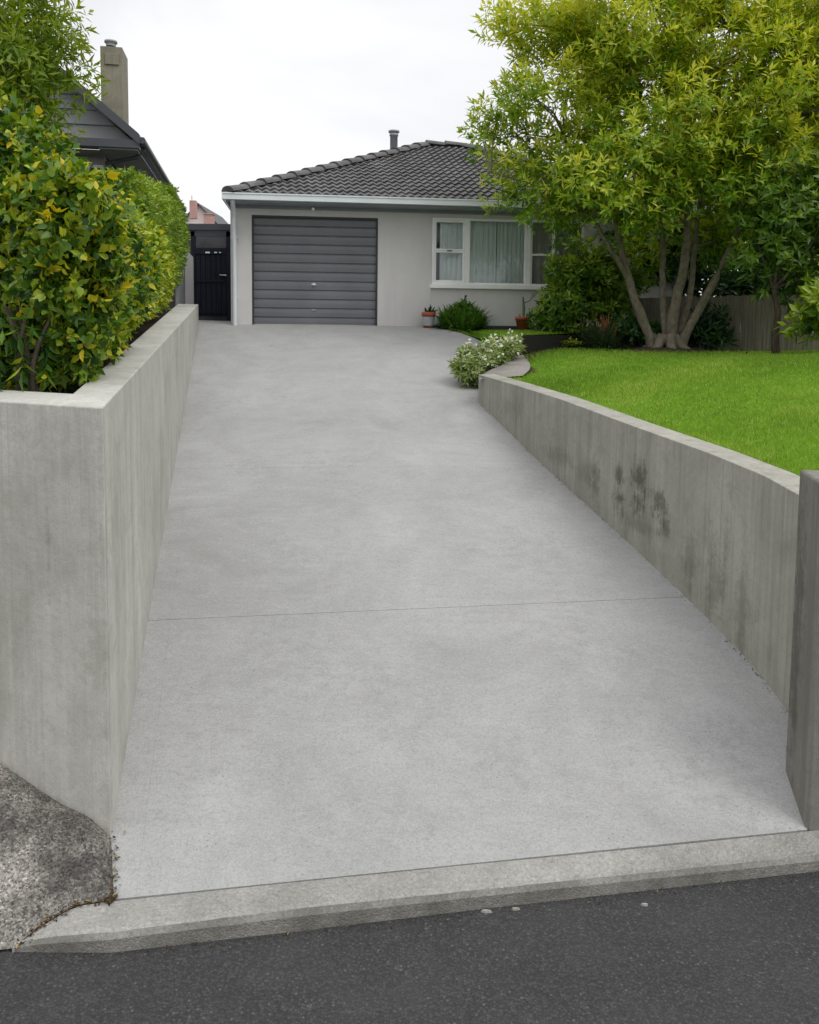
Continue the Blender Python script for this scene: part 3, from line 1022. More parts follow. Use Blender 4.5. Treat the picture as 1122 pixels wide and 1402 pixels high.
for a_, b_ in ((du0, du0 + 0.03), (du1 - 0.03, du1)):
    gf.box(FP(a_, -0.01, zG - .05), hr * (b_ - a_), hb * 0.09, UP * (dz1 - zG + .05))
gf.box(FP(du0 + .03, -0.01, dz1 - 0.035), hr * (du1 - du0 - .06), hb * 0.09, UP * 0.035)
gf.build('door_frame', M['darkframe'], house)
wlgt = MB()
lu, lz = fac(429, 287)
wlgt.tube([FP(lu, 0, lz + .03), FP(lu, 0.05, lz + .03), FP(lu, 0.09, lz)], [0.022, 0.02, 0.03], 10)
wlgt.build('wall_light', M['white'], house)

# windows
def bars(mb, u0, u1, z0_, z1_, w0, t, dp):
    mb.box(FP(u0, w0, z0_), hr * (u1 - u0), hb * dp, UP * t)
    mb.box(FP(u0, w0, z1_ - t), hr * (u1 - u0), hb * dp, UP * t)
    mb.box(FP(u0, w0, z0_ + t), hr * t, hb * dp, UP * (z1_ - z0_ - 2 * t))
    mb.box(FP(u1 - t, w0, z0_ + t), hr * t, hb * dp, UP * (z1_ - z0_ - 2 * t))

win = MB()
mu0, mu1 = fu(637, 345), fu(643.5, 345)
bars(win, wu0, wu1, wz0, wz1, 0.0, 0.045, 0.10)
win.box(FP(mu0 - .005, 0.004, wz0 + .045), hr * (mu1 - mu0 + .01), hb * 0.09, UP * (wz1 - wz0 - .09))
wino = win.build('window', M['white'], house, 0.004, 1)
sash = MB()
su0, su1 = wu0 + .047, mu0 - .007
tz = fz(615, 343)
bars(sash, su0, su1, wz0 + .047, tz - .002, -0.012, 0.035, 0.05)
bars(sash, su0, su1, tz + .002, wz1 - .047, -0.012, 0.035, 0.05)
sash.build('sash', M['white'], wino, 0.003, 1)
gl = MB()
for (a_, b_, c_, d_) in ((su0 + .03, su1 - .03, wz0 + .08, tz - .03), (su0 + .03, su1 - .03, tz + .03, wz1 - .08), (mu1 + .004, wu1 - .044, wz0 + .044, wz1 - .044)):
    gl.add([FP(a_, -.05, c_), FP(b_, -.05, c_), FP(b_, -.05, d_), FP(a_, -.05, d_)], [(0, 1, 2, 3)])
gl.build('glass', M['glass'], wino)
post = MB()
post.box(FP(wu1 + 0.002, 0.006, wz0 + .002), hr * (vu0 - wu1 - .004), hb * 0.1, UP * (wz1 - wz0 - .004)); post.build('mullion', M['white'], wino)
sl = MB()
sl.box(FP(wu0 - .03, 0.055, wz0 - 0.075), hr * (vu1 - wu0 + .06), hb * 0.12, UP * 0.073); sl.build('sill', M['white'], wino, 0.006, 2)
wcat = MB(); wcat.cbox(FP((su0 + su1) / 2, 0.0, tz), 0.09, 0.02, 0.018, PSI); wcat.build('catch', M['darkframe'], wino)
win2 = MB()
um = fu(757, 345)
bars(win2, vu0, vu1, wz0, wz1, -0.02, 0.04, 0.08)
win2.box(FP(um, -0.018, wz0 + .04), hr * 0.05, hb * 0.076, UP * (wz1 - wz0 - .08))
t2 = fz(740, 350)
win2.box(FP(vu0 + .04, -0.018, t2), hr * (um - vu0 - .04), hb * 0.07, UP * 0.04)
w2o = win2.build('window', M['white'], house, 0.003, 1)
gl2 = MB(); gl2.add([FP(vu0 + .04, -.06, wz0 + .04), FP(vu1 - .04, -.06, wz0 + .04), FP(vu1 - .04, -.06, wz1 - .04), FP(vu0 + .04, -.06, wz1 - .04)], [(0, 1, 2, 3)])
gl2.build('glass', M['glass'], w2o)

def curtain(u0, u1, w, mat, amp, folds, label, seed):
    r = random.Random(seed)
    c = MB(); n = int(folds * 14)
    ph = [r.uniform(-.5, .5) for _ in range(n + 1)]
    rows = []
    for zi in range(9):
        zt = zi / 8; zz = wz0 - 0.05 + (wz1 + .08 - wz0 + .05) * zt
        row = []
        for i in range(n + 1):
            t = i / n
            a_ = 2 * PI * folds * t + 0.9 * math.sin(t * 23 + seed) + 0.15 * zt
            am = amp * (0.75 + 0.45 * math.sin(t * 31 + seed * 2)) * (1 - 0.25 * zt)
            row.append(FP(u0 + (u1 - u0) * t, w + am * math.sin(a_) + 0.3 * am * math.sin(2.3 * a_ + 1), zz))
        rows.append(row)
    c.grid(rows, True)
    return tag(c.build('curtain', mat), label, 'curtain')
uc = mu1 + (wu1 - mu1) * 0.50
u_l = su0 + (su1 - su0) * 0.22
curtain(u_l, mu0 + .03, -0.19, M['curtain'], 0.022, 5, 'pale teal curtain behind the narrow two part sash window', 3)
curtain(mu0 + .035, uc - .005, -0.20, M['curtain'], 0.024, 6, 'left pale teal curtain in the large picture window', 5)
curtain(uc + .005, wu1 + .05, -0.185, M['curtain'], 0.024, 7, 'right pale teal curtain in the large picture window, beside the thick white mullion', 8)
curtain(vu0 - .02, vu1 + .05, -0.19, M['net'], 0.008, 9, 'dark grey net curtain in the shaded window behind the shrub', 9)

# roof
ov = 0.45
E = FP(fu(313, 264, ov), ov, z_eave)
uE = (E - HO).dot(hr)
best = None
for s100 in range(250, 600, 2):
    s_ = s100 / 100
    for rise in range(120, 300, 3):
        p = E + hr * s_ + hb * s_ + UP * rise / 100
        x, y = proj(p)
        e_ = (x - 585) ** 2 + (y - 199) ** 2
        if best is None or e_ < best[0]: best = (e_, s_, rise / 100)
_, RS, RH = best
RL = max(2 * RS + 0.25, uR + ov - uE)
roof_n = (RH, RS)
slen = math.hypot(RS, RH); ca, sa = RS / slen, RH / slen
rf = MB()
def tile_slope(o, right, back, length, hipped_both=True, full=True):
    """courses of wavy tiles from eave o; width shrinks by the run on each side (hips)"""
    course = 0.262
    nC = int(math.ceil(slen / course))
    up = back * ca + UP * sa; nrm_ = UP * ca - back * sa
    for c_ in range(nC):
        s0 = c_ * course - 0.02; s1 = min((c_ + 1) * course + 0.03, slen)
        lo0, lo1 = max(s0, 0) * ca, max(min(s1, slen), 0) * ca
        a0, b0 = lo0, length - lo0; a1, b1 = lo1, length - lo1
        if b0 - a0 < 0.05: continue
        b1 = max(b1, a1 + 0.01)
        n = max(2, int((b0 - a0) / 0.0387))
        off = c_ * 0.013
        low, upr, fr0 = [], [], []
        for i in range(n + 1):
            u_ = a0 + (b0 - a0) * i / n
            uu = min(max(u_, a1), b1)
            wv = lambda q: 0.021 * math.sin(2 * PI * (q + off) / 0.155)
            low.append(o + right * u_ + up * s0 + nrm_ * (0.045 + wv(u_)))
            upr.append(o + right * uu + up * s1 + nrm_ * (0.004 + wv(uu) * 0.9))
            fr0.append(o + right * u_ + up * (s0 + 0.004) + nrm_ * (0.0 + wv(u_) * 0.6 - 0.006))
        rf.grid([low, upr], True)
        rf.grid([fr0, low])
tile_slope(E, hr, hb, RL)
El = E + hb * (2 * RS)                               # back-left
tile_slope(El, -hb, hr, 2 * RS)
Er = E + hr * RL
tile_slope(Er, hb, -hr, 2 * RS)
Ebk = Er + hb * 2 * RS
tile_slope(Ebk, -hr, -hb, RL)
roofo = rf.build('roof', M['tile'], house)
# hip and ridge caps
rc = MB()
def caps(a_, b_, r0=0.12):
    a_ = Vector(a_); b_ = Vector(b_); L_ = (b_ - a_).length; n = max(1, int(L_ / 0.40)); d = (b_ - a_) / L_
    side = d.cross(UP).normalized(); nu = side.cross(d).normalized()
    for i in range(n):
        p = a_ + d * (L_ * i / n - 0.02); q = a_ + d * (L_ * (i + 1) / n + 0.03)
        rr_ = []
        for (c_, rad, lift) in ((p, r0 * 1.12, 0.030), (q, r0 * 0.95, 0.004)):
            rr_.append([c_ + nu * (lift + rad * 0.62 * math.sin(PI * k / 8) - 0.03) + side * (rad * math.cos(PI * k / 8)) for k in range(9)])
        rc.grid(rr_, True)
        rc.poly(rr_[0])
P1 = E + hr * RS + hb * RS + UP * RH; P2 = E + hr * (RL - RS) + hb * RS + UP * RH
for a_, b_ in ((E, P1), (P1, P2), (Er, P2), (El, P1), (Ebk, P2)): caps(a_ + UP * 0.028, b_ + UP * 0.028, 0.15)
rc.build('ridge_cap', M['tile'], roofo)
# gutter, fascia, soffit
gt = MB(); zg = z_eave
gt.box(FP(uE - .10, ov + 0.075, zg - 0.115), hr * (RL + .2), hb * 0.012, UP * 0.105)          # front lip
gt.box(FP(uE - .10, ov + 0.063, zg - 0.115), hr * (RL + .2), hb * 0.085, UP * 0.012)           # base
gt.box(FP(uE - .10, ov + 0.088, zg - 0.02), hr * (RL + .2), hb * 0.013, UP * 0.024)            # rolled edge
gt.box(FP(uE - .112, ov + .075, zg - 0.115), hr * 0.012, hb * (2 * RS + .1), UP * 0.105)       # side gutter
gt.build('gutter', M['gutter'], house)
fs = MB()
fs.box(FP(uE - .02, ov - 0.03, zg - 0.145), hr * (RL), hb * 0.03, UP * 0.125)
fs.box(FP(uE - .05, ov - 0.03, zg - 0.145), hr * 0.03, hb * (2 * RS), UP * 0.125)
fs.build('fascia', M['fascia'], house)
sf = MB()
sf.box(FP(uE + .012, ov - 0.062, zg - 0.14), hr * RL, hb * (ov - .07), UP * 0.02)
sf.box(FP(uE + .012, -0.002, zg - 0.14), hr * (uL - uE - .014), hb * (2 * RS - .1), UP * 0.02)
sf.build('soffit', M['fascia'], house)
fz_ = MB(); fz_.box(FP(uL + .002, 0.022, zg - 0.20), hr * (uR - uL), hb * 0.02, UP * 0.058); fz_.build('frieze', M['fascia'], house)
dp = MB()
du = fu(321.5, 360, .08)
dp.tube([FP(du, ov, zg - .1), FP(du, ov - .08, zg - .18), FP(du, .12, zg - .32), FP(du, .085, zg - .42), FP(du, .085, zG - .02)], 0.042, 10)
for zz in (zG + .5, zG + 1.6): dp.cbox(FP(du, .05, zz), .11, .08, .03, PSI)
dp.build('downpipe', M['gutter'], house)
# flue
fl_p = at(539.5, 200, 18.9)
fp_top = at(539.5, 183, 18.9).z
fl_ = MB()
fl_.lathe((fl_p.x, fl_p.y, 0), [(0.085, fl_p.z - .6), (0.085, fp_top - .05), (0.10, fp_top - .05), (0.10, fp_top), (0.085, fp_top), (0.085, fp_top + .03), (0.125, fp_top + .03), (0.125, fp_top + .07), (0.0, fp_top + .10)], 20)
fl_.build('flue', M['metal'], house)

# ------------------------------------------------------------------ side gate
GY = 16.35
g0 = at(265, 435, GY); g1 = at(314, 435, GY)
gz = g0.z; gtop = at(285, 339, GY).z; ltop = at(285, 308, GY).z
gate = thing('side_gate', (g0.x, GY, gz), 'tall black boarded side gate under a dark lintel beside the garage', 'gate')
gm = MB(); nb_ = 6; gw = (g1.x - g0.x) - 0.1
for i in range(nb_):
    gm.box((g0.x + .05 + gw * i / nb_ + .004, GY, gz + .03), (gw / nb_ - .008, 0, 0), (0, .03, 0), (0, 0, gtop - gz - .03))
gm.box((g0.x + .05, GY + .034, gz + .03), (gw, 0, 0), (0, .01, 0), (0, 0, gtop - gz - .04))
gm.build('door_boards', M['black_gate'], gate, 0.004, 1)
gm = MB()
for zz in (gz + .1, (gz + gtop) / 2 + .02, gtop - .12):
    gm = MB(); gm.box((g0.x + .05, GY - .022, zz), (gw, 0, 0), (0, .02, 0), (0, 0, .05)); gm.build('rail', M['black_gate'], gate)
gp = MB()
xl = at(253, 435, GY).x
gp.box((g0.x - .03, GY - .02, gz - .1), (.075, 0, 0), (0, .1, 0), (0, 0, ltop - gz - .02))
gp.build('post', M['black_gate'], gate); gp = MB()
gp.box((g1.x - .045, GY - .02, gz - .1), (.075, 0, 0), (0, .1, 0), (0, 0, ltop - gz - .02))
gp.build('post', M['black_gate'], gate)
gp = MB(); gp.box((xl - .05, GY - .05, ltop - .10), (g1.x - xl + .12, 0, 0), (0, .16, 0), (0, 0, .12))
gp.box((xl - .05, GY - .02, ltop - .22), (g1.x - xl + .08, 0, 0), (0, .05, 0), (0, 0, .10))
gp.build('lintel', M['ntrim'], gate)
gp = MB()
for (px, py, wd, hg) in ((284.5, 345.5, .085, .028), (295.5, 345.5, .05, .022), (301.5, 345.5, .035, .02)):
    gp = MB(); c = at(px, py, GY - .036); gp.cbox(c, wd, .02, hg); gp.build('sticker', M['white'], gate)
gp = MB(); c = at(307, 376.5, GY - .03); gp.cbox(c, .09, .025, .02); gp.tube([c + Vector((-.02, 0, 0)), c + Vector((-.02, -.05, 0)), c + Vector((-.08, -.05, 0))], .009, 8); gp.build('handle', M['chrome'], gate)
# grey panels left of the gate, and the dim yard beyond
pn = MB()
a_ = at(253, 340, GY - .15); b_ = at(265, 352, GY - .05)
zb2 = gz - .15
pn.add([(a_.x, a_.y, zb2), (b_.x, b_.y, zb2), (b_.x, b_.y, b_.z), (a_.x, a_.y, a_.z), (a_.x - .02, a_.y + .04, zb2), (b_.x - .02, b_.y + .04, zb2), (b_.x - .02, b_.y + .04, b_.z), (a_.x - .02, a_.y + .04, a_.z)],
       [(0, 1, 2, 3), (5, 4, 7, 6), (3, 2, 6, 7), (0, 3, 7, 4), (1, 5, 6, 2)])
tag(fix_normals(pn.build('wall_panel', M['nstucco'], None, 0.004, 1)), 'short pale grey panel wall at the hinge side of the black gate', 'wall')
pn = MB()
a_ = at(243, 318, 14.9); b_ = at(253, 322, 16.3)
pn.hexa([(a_.x - .05, a_.y, gz - .4), (a_.x, a_.y, gz - .4), (b_.x, b_.y, gz - .4), (b_.x - .05, b_.y, gz - .4)], [(a_.x - .05, a_.y, a_.z), (a_.x, a_.y, a_.z), (b_.x, b_.y, b_.z), (b_.x - .05, b_.y, b_.z)])
tag(fix_normals(pn.build('fence_panel', M['board'], None, 0.004, 1)), 'dark grey fence panel at the far end of the clipped hedge', 'fence')
pn = MB(); pn.box((xl - 1.0, GY + 1.1, gz - .2), (2.6, 0, 0), (0, .1, 0), (0, 0, ltop - gz + .25))
tag(pn.build('yard_wall', m_paint('yard_grey', (0.075, 0.075, 0.085), .7, .35, 4)), 'dark wall of the yard seen over the top of the black gate', 'wall')

# ------------------------------------------------------------------ neighbour house (left)
NY = 15.0
T = at(190, 190, NY)
nh = Vector((-0.185, 0.983, 0)).normalized(); nr_ = Vector((nh.y, -nh.x, 0))
nb = thing('neighbour_house', (T.x - 2, NY + .4, 1.9), 'dark neighbouring house with a weatherboard gable and tall rendered chimney', 'house')
tanp = 100 / 120.0
half = 4.2
Rg = T - nr_ * half + UP * half * tanp
def NP(a_, b_, c_): return T + nr_ * a_ + nh * b_ + UP * c_
m = MB()
LN = 9.0
sl_n = (UP * 1 + nr_ * tanp).normalized()
th = .10
for sgn in (0, 1):
    ax = -1 if sgn == 0 else 1
    o_ = NP(0, 0, 0) if sgn == 0 else NP(-2 * half, 0, 0)
    up_ = (-nr_ if sgn == 0 else nr_) * half + UP * half * tanp
    nn_ = UP * .1
    m.hexa([o_, o_ + nh * LN, o_ + nh * LN + up_, o_ + up_], [o_ + nn_, o_ + nh * LN + nn_, o_ + nh * LN + up_ + nn_, o_ + up_ + nn_])
fix_normals(m.build('roof', M['slate'], nb))
m = MB()      # lapped boards of the gable
bh = .26; zz = 0.02
while zz < half * tanp - .1:
    x0 = zz / tanp + .12; x1 = (zz + bh) / tanp + .12
    m.hexa([NP(-x0, .30, zz), NP(-2 * half + x0, .30, zz), NP(-2 * half + x0, .36, zz), NP(-x0, .36, zz)],
           [NP(-x1, .335, zz + bh), NP(-2 * half + x1, .335, zz + bh), NP(-2 * half + x1, .36, zz + bh), NP(-x1, .36, zz + bh)])
    zz += bh
m.build('gable_boards', M['board'], nb)
m = MB()
for sgn in (0, 1):
    o_ = NP(.02, -.03, -.10) if sgn == 0 else NP(-2 * half - .02, -.03, -.10)
    up_ = (-nr_ if sgn == 0 else nr_) * (half + .02) + UP * (half + .02) * tanp
    m.hexa([o_, o_ + nh * .03, o_ + nh * .03 + up_, o_ + up_], [o_ + UP * .17, o_ + nh * .03 + UP * .17, o_ + nh * .03 + up_ + UP * .17, o_ + up_ + UP * .17])
fix_normals(m.build('bargeboard', M['ntrim'], nb))
m = MB(); m.hexa([NP(0, -.0, -.16), NP(-2 * half, -.0, -.16), NP(-2 * half, .30, -.16), NP(0, .30, -.16)], [NP(0, -.0, -.02), NP(-2 * half, -.0, -.02), NP(-2 * half, .30, -.02), NP(0, .30, -.02)])
m.build('eave_box', M['ntrim'], nb)
m = MB()
m.hexa([NP(-.7, .30, -.19), NP(-2 * half, .30, -.19), NP(-2 * half, .9, -.19), NP(-.7, .9, -.19)], [NP(-.7, .30, -.165), NP(-2 * half, .30, -.165), NP(-2 * half, .9, -.165), NP(-.7, .9, -.165)])
m.hexa([NP(-.69, .05, -.19), NP(-.03, .05, -.19), NP(-.03, LN, -.19), NP(-.69, LN, -.19)], [NP(-.69, .05, -.165), NP(-.03, .05, -.165), NP(-.03, LN, -.165), NP(-.69, LN, -.165)])
m.build('soffit', M['board'], nb)
m = MB()
m.hexa([NP(-.72, .8, -4.2), NP(-2 * half + .7, .8, -4.2), NP(-2 * half + .7, LN, -4.2), NP(-.72, LN, -4.2)], [NP(-.72, .8, -.19), NP(-2 * half + .7, .8, -.19), NP(-2 * half + .7, LN, -.19), NP(-.72, LN, -.19)])
m.build('wall', M['nstucco'], nb)
m = MB()
m.tube([NP(.06, .0, -.02), NP(.06, LN, -.02)], .06, 10)
m.tube([NP(.04, .45, -.06), NP(-.1, .45, -.24), NP(-.64, .5, -.36), NP(-.66, .72, -.5), NP(-.66, .75, -4.0)], .04, 8)
m.build('gutter', M['ntrim'], nb)
wz_ = -.35
m = MB()
def nbox(mb, a0, a1, c0, c1, b0, b1): mb.hexa([NP(a0, b0, c0), NP(a1, b0, c0), NP(a1, b1, c0), NP(a0, b1, c0)], [NP(a0, b0, c1), NP(a1, b0, c1), NP(a1, b1, c1), NP(a0, b1, c1)])
nbox(m, -1.02, -.98, -1.7, wz_, .76, .80); nbox(m, -.80, -.74, -1.7, wz_, .76, .80); nbox(m, -.98, -.80, wz_ - .05, wz_, .76, .80); nbox(m, -.98, -.80, -1.7, -1.64, .76, .80)
nwo = m.build('window', M['white'], nb)
m = MB(); m.add([NP(-.98, .785, -1.64), NP(-.80, .785, -1.64), NP(-.80, .785, wz_ - .05), NP(-.98, .785, wz_ - .05)], [(0, 1, 2, 3)]); m.build('pane', M['darkframe'], nwo)
# chimney
CY = 17.2
ca_, cb_ = at(137, 62, CY), at(166, 62, CY)
cw = cb_.x - ca_.x
m = MB()
m.box((ca_.x, CY, ca_.z - 3.4), nr_ * cw, nh * .75, UP * 3.4)
cho = m.build('chimney', M['chimney'], nb, 0.012, 2)
m = MB(); c = at(152, 62, CY + .3)
m.lathe((c.x, c.y, 0), [(.10, c.z - .02), (.10, c.z + .05), (.13, c.z + .05), (.13, c.z + .09), (0, c.z + .10)], 14); m.build('chimney_pot', M['metal'], cho)
m = MB(); c0 = at(143, 72, CY - .012); m.box(c0 - UP * .22, nr_ * .28, nh * .02, UP * .22); m.build('vent_panel', M['chimney'], cho, 0.008, 1)

# ------------------------------------------------------------------ far houses over the gate
fh = at(268, 300, 48)
far = thing('far_house', (fh.x, 48, 6.5), 'distant pale pink gabled house with a brick chimney seen over the gate', 'house')
ap_ = at(272, 280, 48); l_ = at(248, 306, 48); r_ = at(297, 309, 48)
m = MB(); zb3 = 6.5
m.hexa([(l_.x, 48, zb3), (r_.x, 48, zb3), (r_.x, 54, zb3), (l_.x, 54, zb3)], [(l_.x, 48, l_.z), (r_.x, 48, l_.z), (r_.x, 54, l_.z), (l_.x, 54, l_.z)])
m.add([(l_.x, 48, l_.z), (r_.x, 48, l_.z), (ap_.x, 48, ap_.z)], [(0, 1, 2)])
M['pink'] = m_paint('pale_pink_render', (0.85, 0.77, 0.77), 0.9, 0.15, 1.2)
m.build('wall', M['pink'], far)
m = MB()
for e_ in (l_, r_):
    q_ = Vector((e_.x, 48, l_.z)); a_ = Vector((ap_.x, 48, ap_.z))
    dv_ = (q_ - a_); e3 = a_ + dv_ * 1.06
    y6 = Vector((0, 6, 0)); o6 = Vector((0, -.2, 0)); u6 = UP * .09
    m.hexa([a_ + o6, e3 + o6, e3 + y6, a_ + y6], [a_ + o6 + u6, e3 + o6 + u6, e3 + y6 + u6, a_ + y6 + u6])
m.build('roof', M['slate'], far)
m = MB(); c = at(285.5, 303, 47.2); m.cbox((c.x, c.y + .2, c.z - .4), .5, .45, 1.6); m.cbox((c.x, c.y + .2, c.z + .43), .58, .53, .07)
m.build('chimney', M['brick'], far)
m = MB(); c = at(263, 281, 47); m.cbox((c.x, c.y + .3, c.z - .2), .35, .35, 1.0); m.tube([c + UP * .2, c + UP * .55], .02, 6)
m.build('chimney', M['brick'], far)

# ------------------------------------------------------------------ beds, edging, path by the house
zU = lambda X, Y: EYE.z - 0.02 - max(0, 15.4 - Y) * 0.030
ul = MB()
ul_px_f = [(606, 449.5), (628, 454.5), (656, 464.5), (690, 462), (720, 458.5), (800, 456), (860, 455)]
fr3 = [hit(px, py, zU) for px, py in ul_px_f]
for i_ in range(3): fr3[i_] = ramp(*ul_px_f[i_]) + Vector((-.01, 0, .015))
rows = []
for p in fr3:
    u_ = (p - HO).dot(hr)
    bk = FP(u_, 0.0, 0); 
    rows.append([Vector((p.x + (bk.x - p.x) * t, p.y + (bk.y - p.y) * t, p.z * (1 - t) + zU(0, bk.y) * t + 0.02 * math.sin(PI * t))) for t in [i / 8 for i in range(9)]])
ul.grid(rows, True)
tag(fix_normals(ul.build('upper_lawn', M['turf'])), kind='structure')
ed = MB()
eA, eB = fr3[3], fr3[5]
e3a = Vector((eA.x + .25, eA.y, 0)); e3b = Vector((eB.x + .35, eB.y + .05, 0))
q = [e3a, e3b, e3b + Vector((0, .09, 0)), e3a + Vector((0, .09, 0))]
zt_a = zU(0, e3a.y) + .02
ed.hexa([Vector((v.x, v.y, zt_a - .55)) for v in q], [Vector((v.x, v.y, zt_a + .012)) for v in q])
tag(fix_normals(ed.build('garden_edging', M['sleeper'], None, .008, 1)), 'long dark timber sleeper edging the strip of lawn below the window', 'edging')
cap_ = MB()
stp = on_lawn(707, 485); 
s_top = z_for_row(stp.x, stp.y, lambda px: 461)
cap_.hexa([(stp.x - .13, stp.y - .0, stp.z - .3), (stp.x + .17, stp.y, stp.z - .3), (stp.x + .19, stp.y + .5, stp.z - .3), (stp.x - .13, stp.y + .5, stp.z - .3)],
          [(stp.x - .12, stp.y + .02, s_top), (stp.x + .12, stp.y + .02, s_top), (stp.x + .14, stp.y + .5, s_top + .0), (stp.x - .12, stp.y + .5, s_top)])
tag(fix_normals(cap_.build('sleeper_block', M['sleeper'], None, .012, 2)), 'squat dark timber block ending the edging behind the white flowered plant', 'edging')
# planting bed soil in between
bd = MB()
bed_px = [(700, 500), (716, 480), (745, 474), (790, 474), (850, 474), (900, 475)]
rows = []
for px, py in bed_px:
    p = on_lawn(px, py)
    bz = p.z
    rows.append([Vector((p.x + .10 * t, p.y + t * 1.6, bz + .05 * t - .012)) for t in (-.12, 0, .35, .7, 1.0)])
bd.grid(rows, True)
tag(fix_normals(bd.build('planting_bed', M['mulch'])), kind='structure')
bd2 = MB()
bw = [at(745, 452, 15.3), at(860, 455, 15.5)]
bd2.box((bw[0].x, 14.75, bw[0].z - .35), (bw[1].x - bw[0].x + 4.5, .4, 0), (0, 1.0, 0), (0, 0, .36))
tag(bd2.build('raised_bed', M['mulch'], None, .03, 2), kind='structure')
# mowing-strip path curling round the wall end
pt = MB()
pin = [(655, 520), (668, 508), (690, 500), (698, 488), (697, 478)]
pout = [(716, 515), (727, 506), (726, 497), (716, 487), (718, 477)]
def chaik(p):
    for _ in range(3): p = [p[0]] + [((a_[0] * w + b_[0] * (1 - w)), (a_[1] * w + b_[1] * (1 - w))) for a_, b_ in zip(p[:-1], p[1:]) for w in (.75, .25)] + [p[-1]]
    return p
pin, pout = chaik(pin), chaik(pout)
rows = []
for a_, b_ in zip(pin, pout):
    A_ = on_lawn(*a_); B_ = on_lawn(*b_)
    rows.append([A_.lerp(B_, t) + UP * .006 for t in (0, .5, 1)])
pt.grid(rows, True)
tag(fix_normals(pt.build('garden_path', M['path'])), kind='structure')
# fill of soil under lawn at the wall end (earth face toward the driveway)
ef = MB()
r0 = [Vector((ri[-1].x - .16, ri[-1].y + .02, 0)), *[Vector((p.x + .02, p.y, 0)) for p in tail[:4]]]
rows = []
for p in r0:
    zb5 = zramp(p.x, p.y) - .05; lt = max(zlawn(p.x + .4, p.y + .2), zb5 + .08)
    rows.append([Vector((p.x, p.y, zb5)), Vector((p.x + .12, p.y + .02, (zb5 + lt) / 2 + .03)), Vector((p.x + .45, p.y + .1, lt - .01)), Vector((p.x + 1.2, p.y + .1, lt - .03))])
ef.grid(rows, True)
tag(fix_normals(ef.build('earth_bank', M['mulch'])), kind='structure')

# garden soil behind the left wall
gs = MB()
rows = []
for o, q, zb, zo, zi in secs_w:
    q = q.copy(); zz = zi - 0.14
    rows.append([Vector((q.x + .02, q.y, zz)), Vector((q.x - .6, q.y + .25, zz + .05)), Vector((min(q.x - 6, -8), q.y + 1.2, zz + .3))])
rows[0] = [v + Vector((-3, 0, 0)) for v in rows[0]]
gs.grid(rows, True)
tag(gs.build('garden_soil', M['soil']), kind='structure')

# ------------------------------------------------------------------ paling fence
fnc0 = at(838, 472, 15.25); fnc1 = at(1122, 485, 13.3)
fdir_ = (fnc1 - fnc0); fdir_.z = 0
flen = fdir_.length; fdir_.normalize()
fence = thing('paling_fence', (fnc0.x, fnc0.y, fnc0.z), 'weathered grey brown paling fence along the back of the lawn', 'fence')
fnn = Vector((-fdir_.y, fdir_.x, 0))
ft = MB(); r_ = random.Random(4)
n = int((flen + 4.5) / .125)
zf0 = at(838, 408, 15.25).z; zf1 = at(1122, 402, 13.3).z
for i in range(n):
    t = (i * .125) / flen
    p = fnc0 + fdir_ * (i * .125) + fnn * r_.uniform(-.004, .004)
    zb4 = fnc0.z + (fnc1.z - fnc0.z) * t - .15
    zt4 = zf0 + (zf1 - zf0) * t + r_.uniform(-.015, .015)
    ft.box(Vector((p.x, p.y, zb4)), fdir_ * .1215, fnn * .016, UP * (zt4 - zb4))
ft.build('palings', M['fence'], fence)
for fr_h in (.2, .8):
    fr2 = MB()
    a_ = fnc0 + fdir_ * (-.05) + fnn * .022; zz = fnc0.z + (zf0 - fnc0.z) * fr_h
    fr2.hexa([Vector((a_.x, a_.y, zz)), Vector((a_.x, a_.y, zz)) + fdir_ * (flen + 4.4) + UP * (fnc1.z - fnc0.z), Vector((a_.x, a_.y, zz)) + fdir_ * (flen + 4.4) + UP * (fnc1.z - fnc0.z) + fnn * .05, Vector((a_.x, a_.y, zz)) + fnn * .05],
             [Vector((a_.x, a_.y, zz + .09)), Vector((a_.x, a_.y, zz + .09)) + fdir_ * (flen + 4.4) + UP * (fnc1.z - fnc0.z), Vector((a_.x, a_.y, zz + .09)) + fdir_ * (flen + 4.4) + UP * (fnc1.z - fnc0.z) + fnn * .05, Vector((a_.x, a_.y, zz + .09)) + fnn * .05])
    fix_normals(fr2.build('rail', M['fence'], fence))

# ------------------------------------------------------------------ vegetation
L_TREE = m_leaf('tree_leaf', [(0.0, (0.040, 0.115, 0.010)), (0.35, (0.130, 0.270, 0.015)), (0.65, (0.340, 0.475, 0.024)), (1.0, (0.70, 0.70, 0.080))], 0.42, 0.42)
L_IVY = m_leaf('ivy_leaf', [(0.0, (0.020, 0.065, 0.010)), (0.35, (0.072, 0.180, 0.016)), (0.65, (0.28, 0.40, 0.024)), (0.85, (0.50, 0.52, 0.025)), (1.0, (0.70, 0.56, 0.022))], 0.40, 0.34, 0.4)
L_HEDGE = m_leaf('hedge_leaf', [(0.0, (0.045, 0.120, 0.010)), (0.40, (0.165, 0.285, 0.016)), (0.72, (0.46, 0.54, 0.030)), (1.0, (0.76, 0.67, 0.035))], 0.36, 0.28, 0.45)
L_CLIP = m_leaf('clipped_leaf', [(0.0, (0.055, 0.14, 0.012)), (0.5, (0.19, 0.31, 0.022)), (1.0, (0.42, 0.50, 0.04))], 0.42, 0.3)
L_SHRUB = m_leaf('shrub_leaf', [(0.0, (0.030, 0.095, 0.010)), (0.5, (0.105, 0.230, 0.018)), (1.0, (0.34, 0.45, 0.03))], 0.40, 0.30)
L_SHADE = m_leaf('shade_leaf', [(0.0, (0.030, 0.085, 0.010)), (0.5, (0.090, 0.190, 0.016)), (1.0, (0.34, 0.44, 0.04))], 0.42, 0.32)
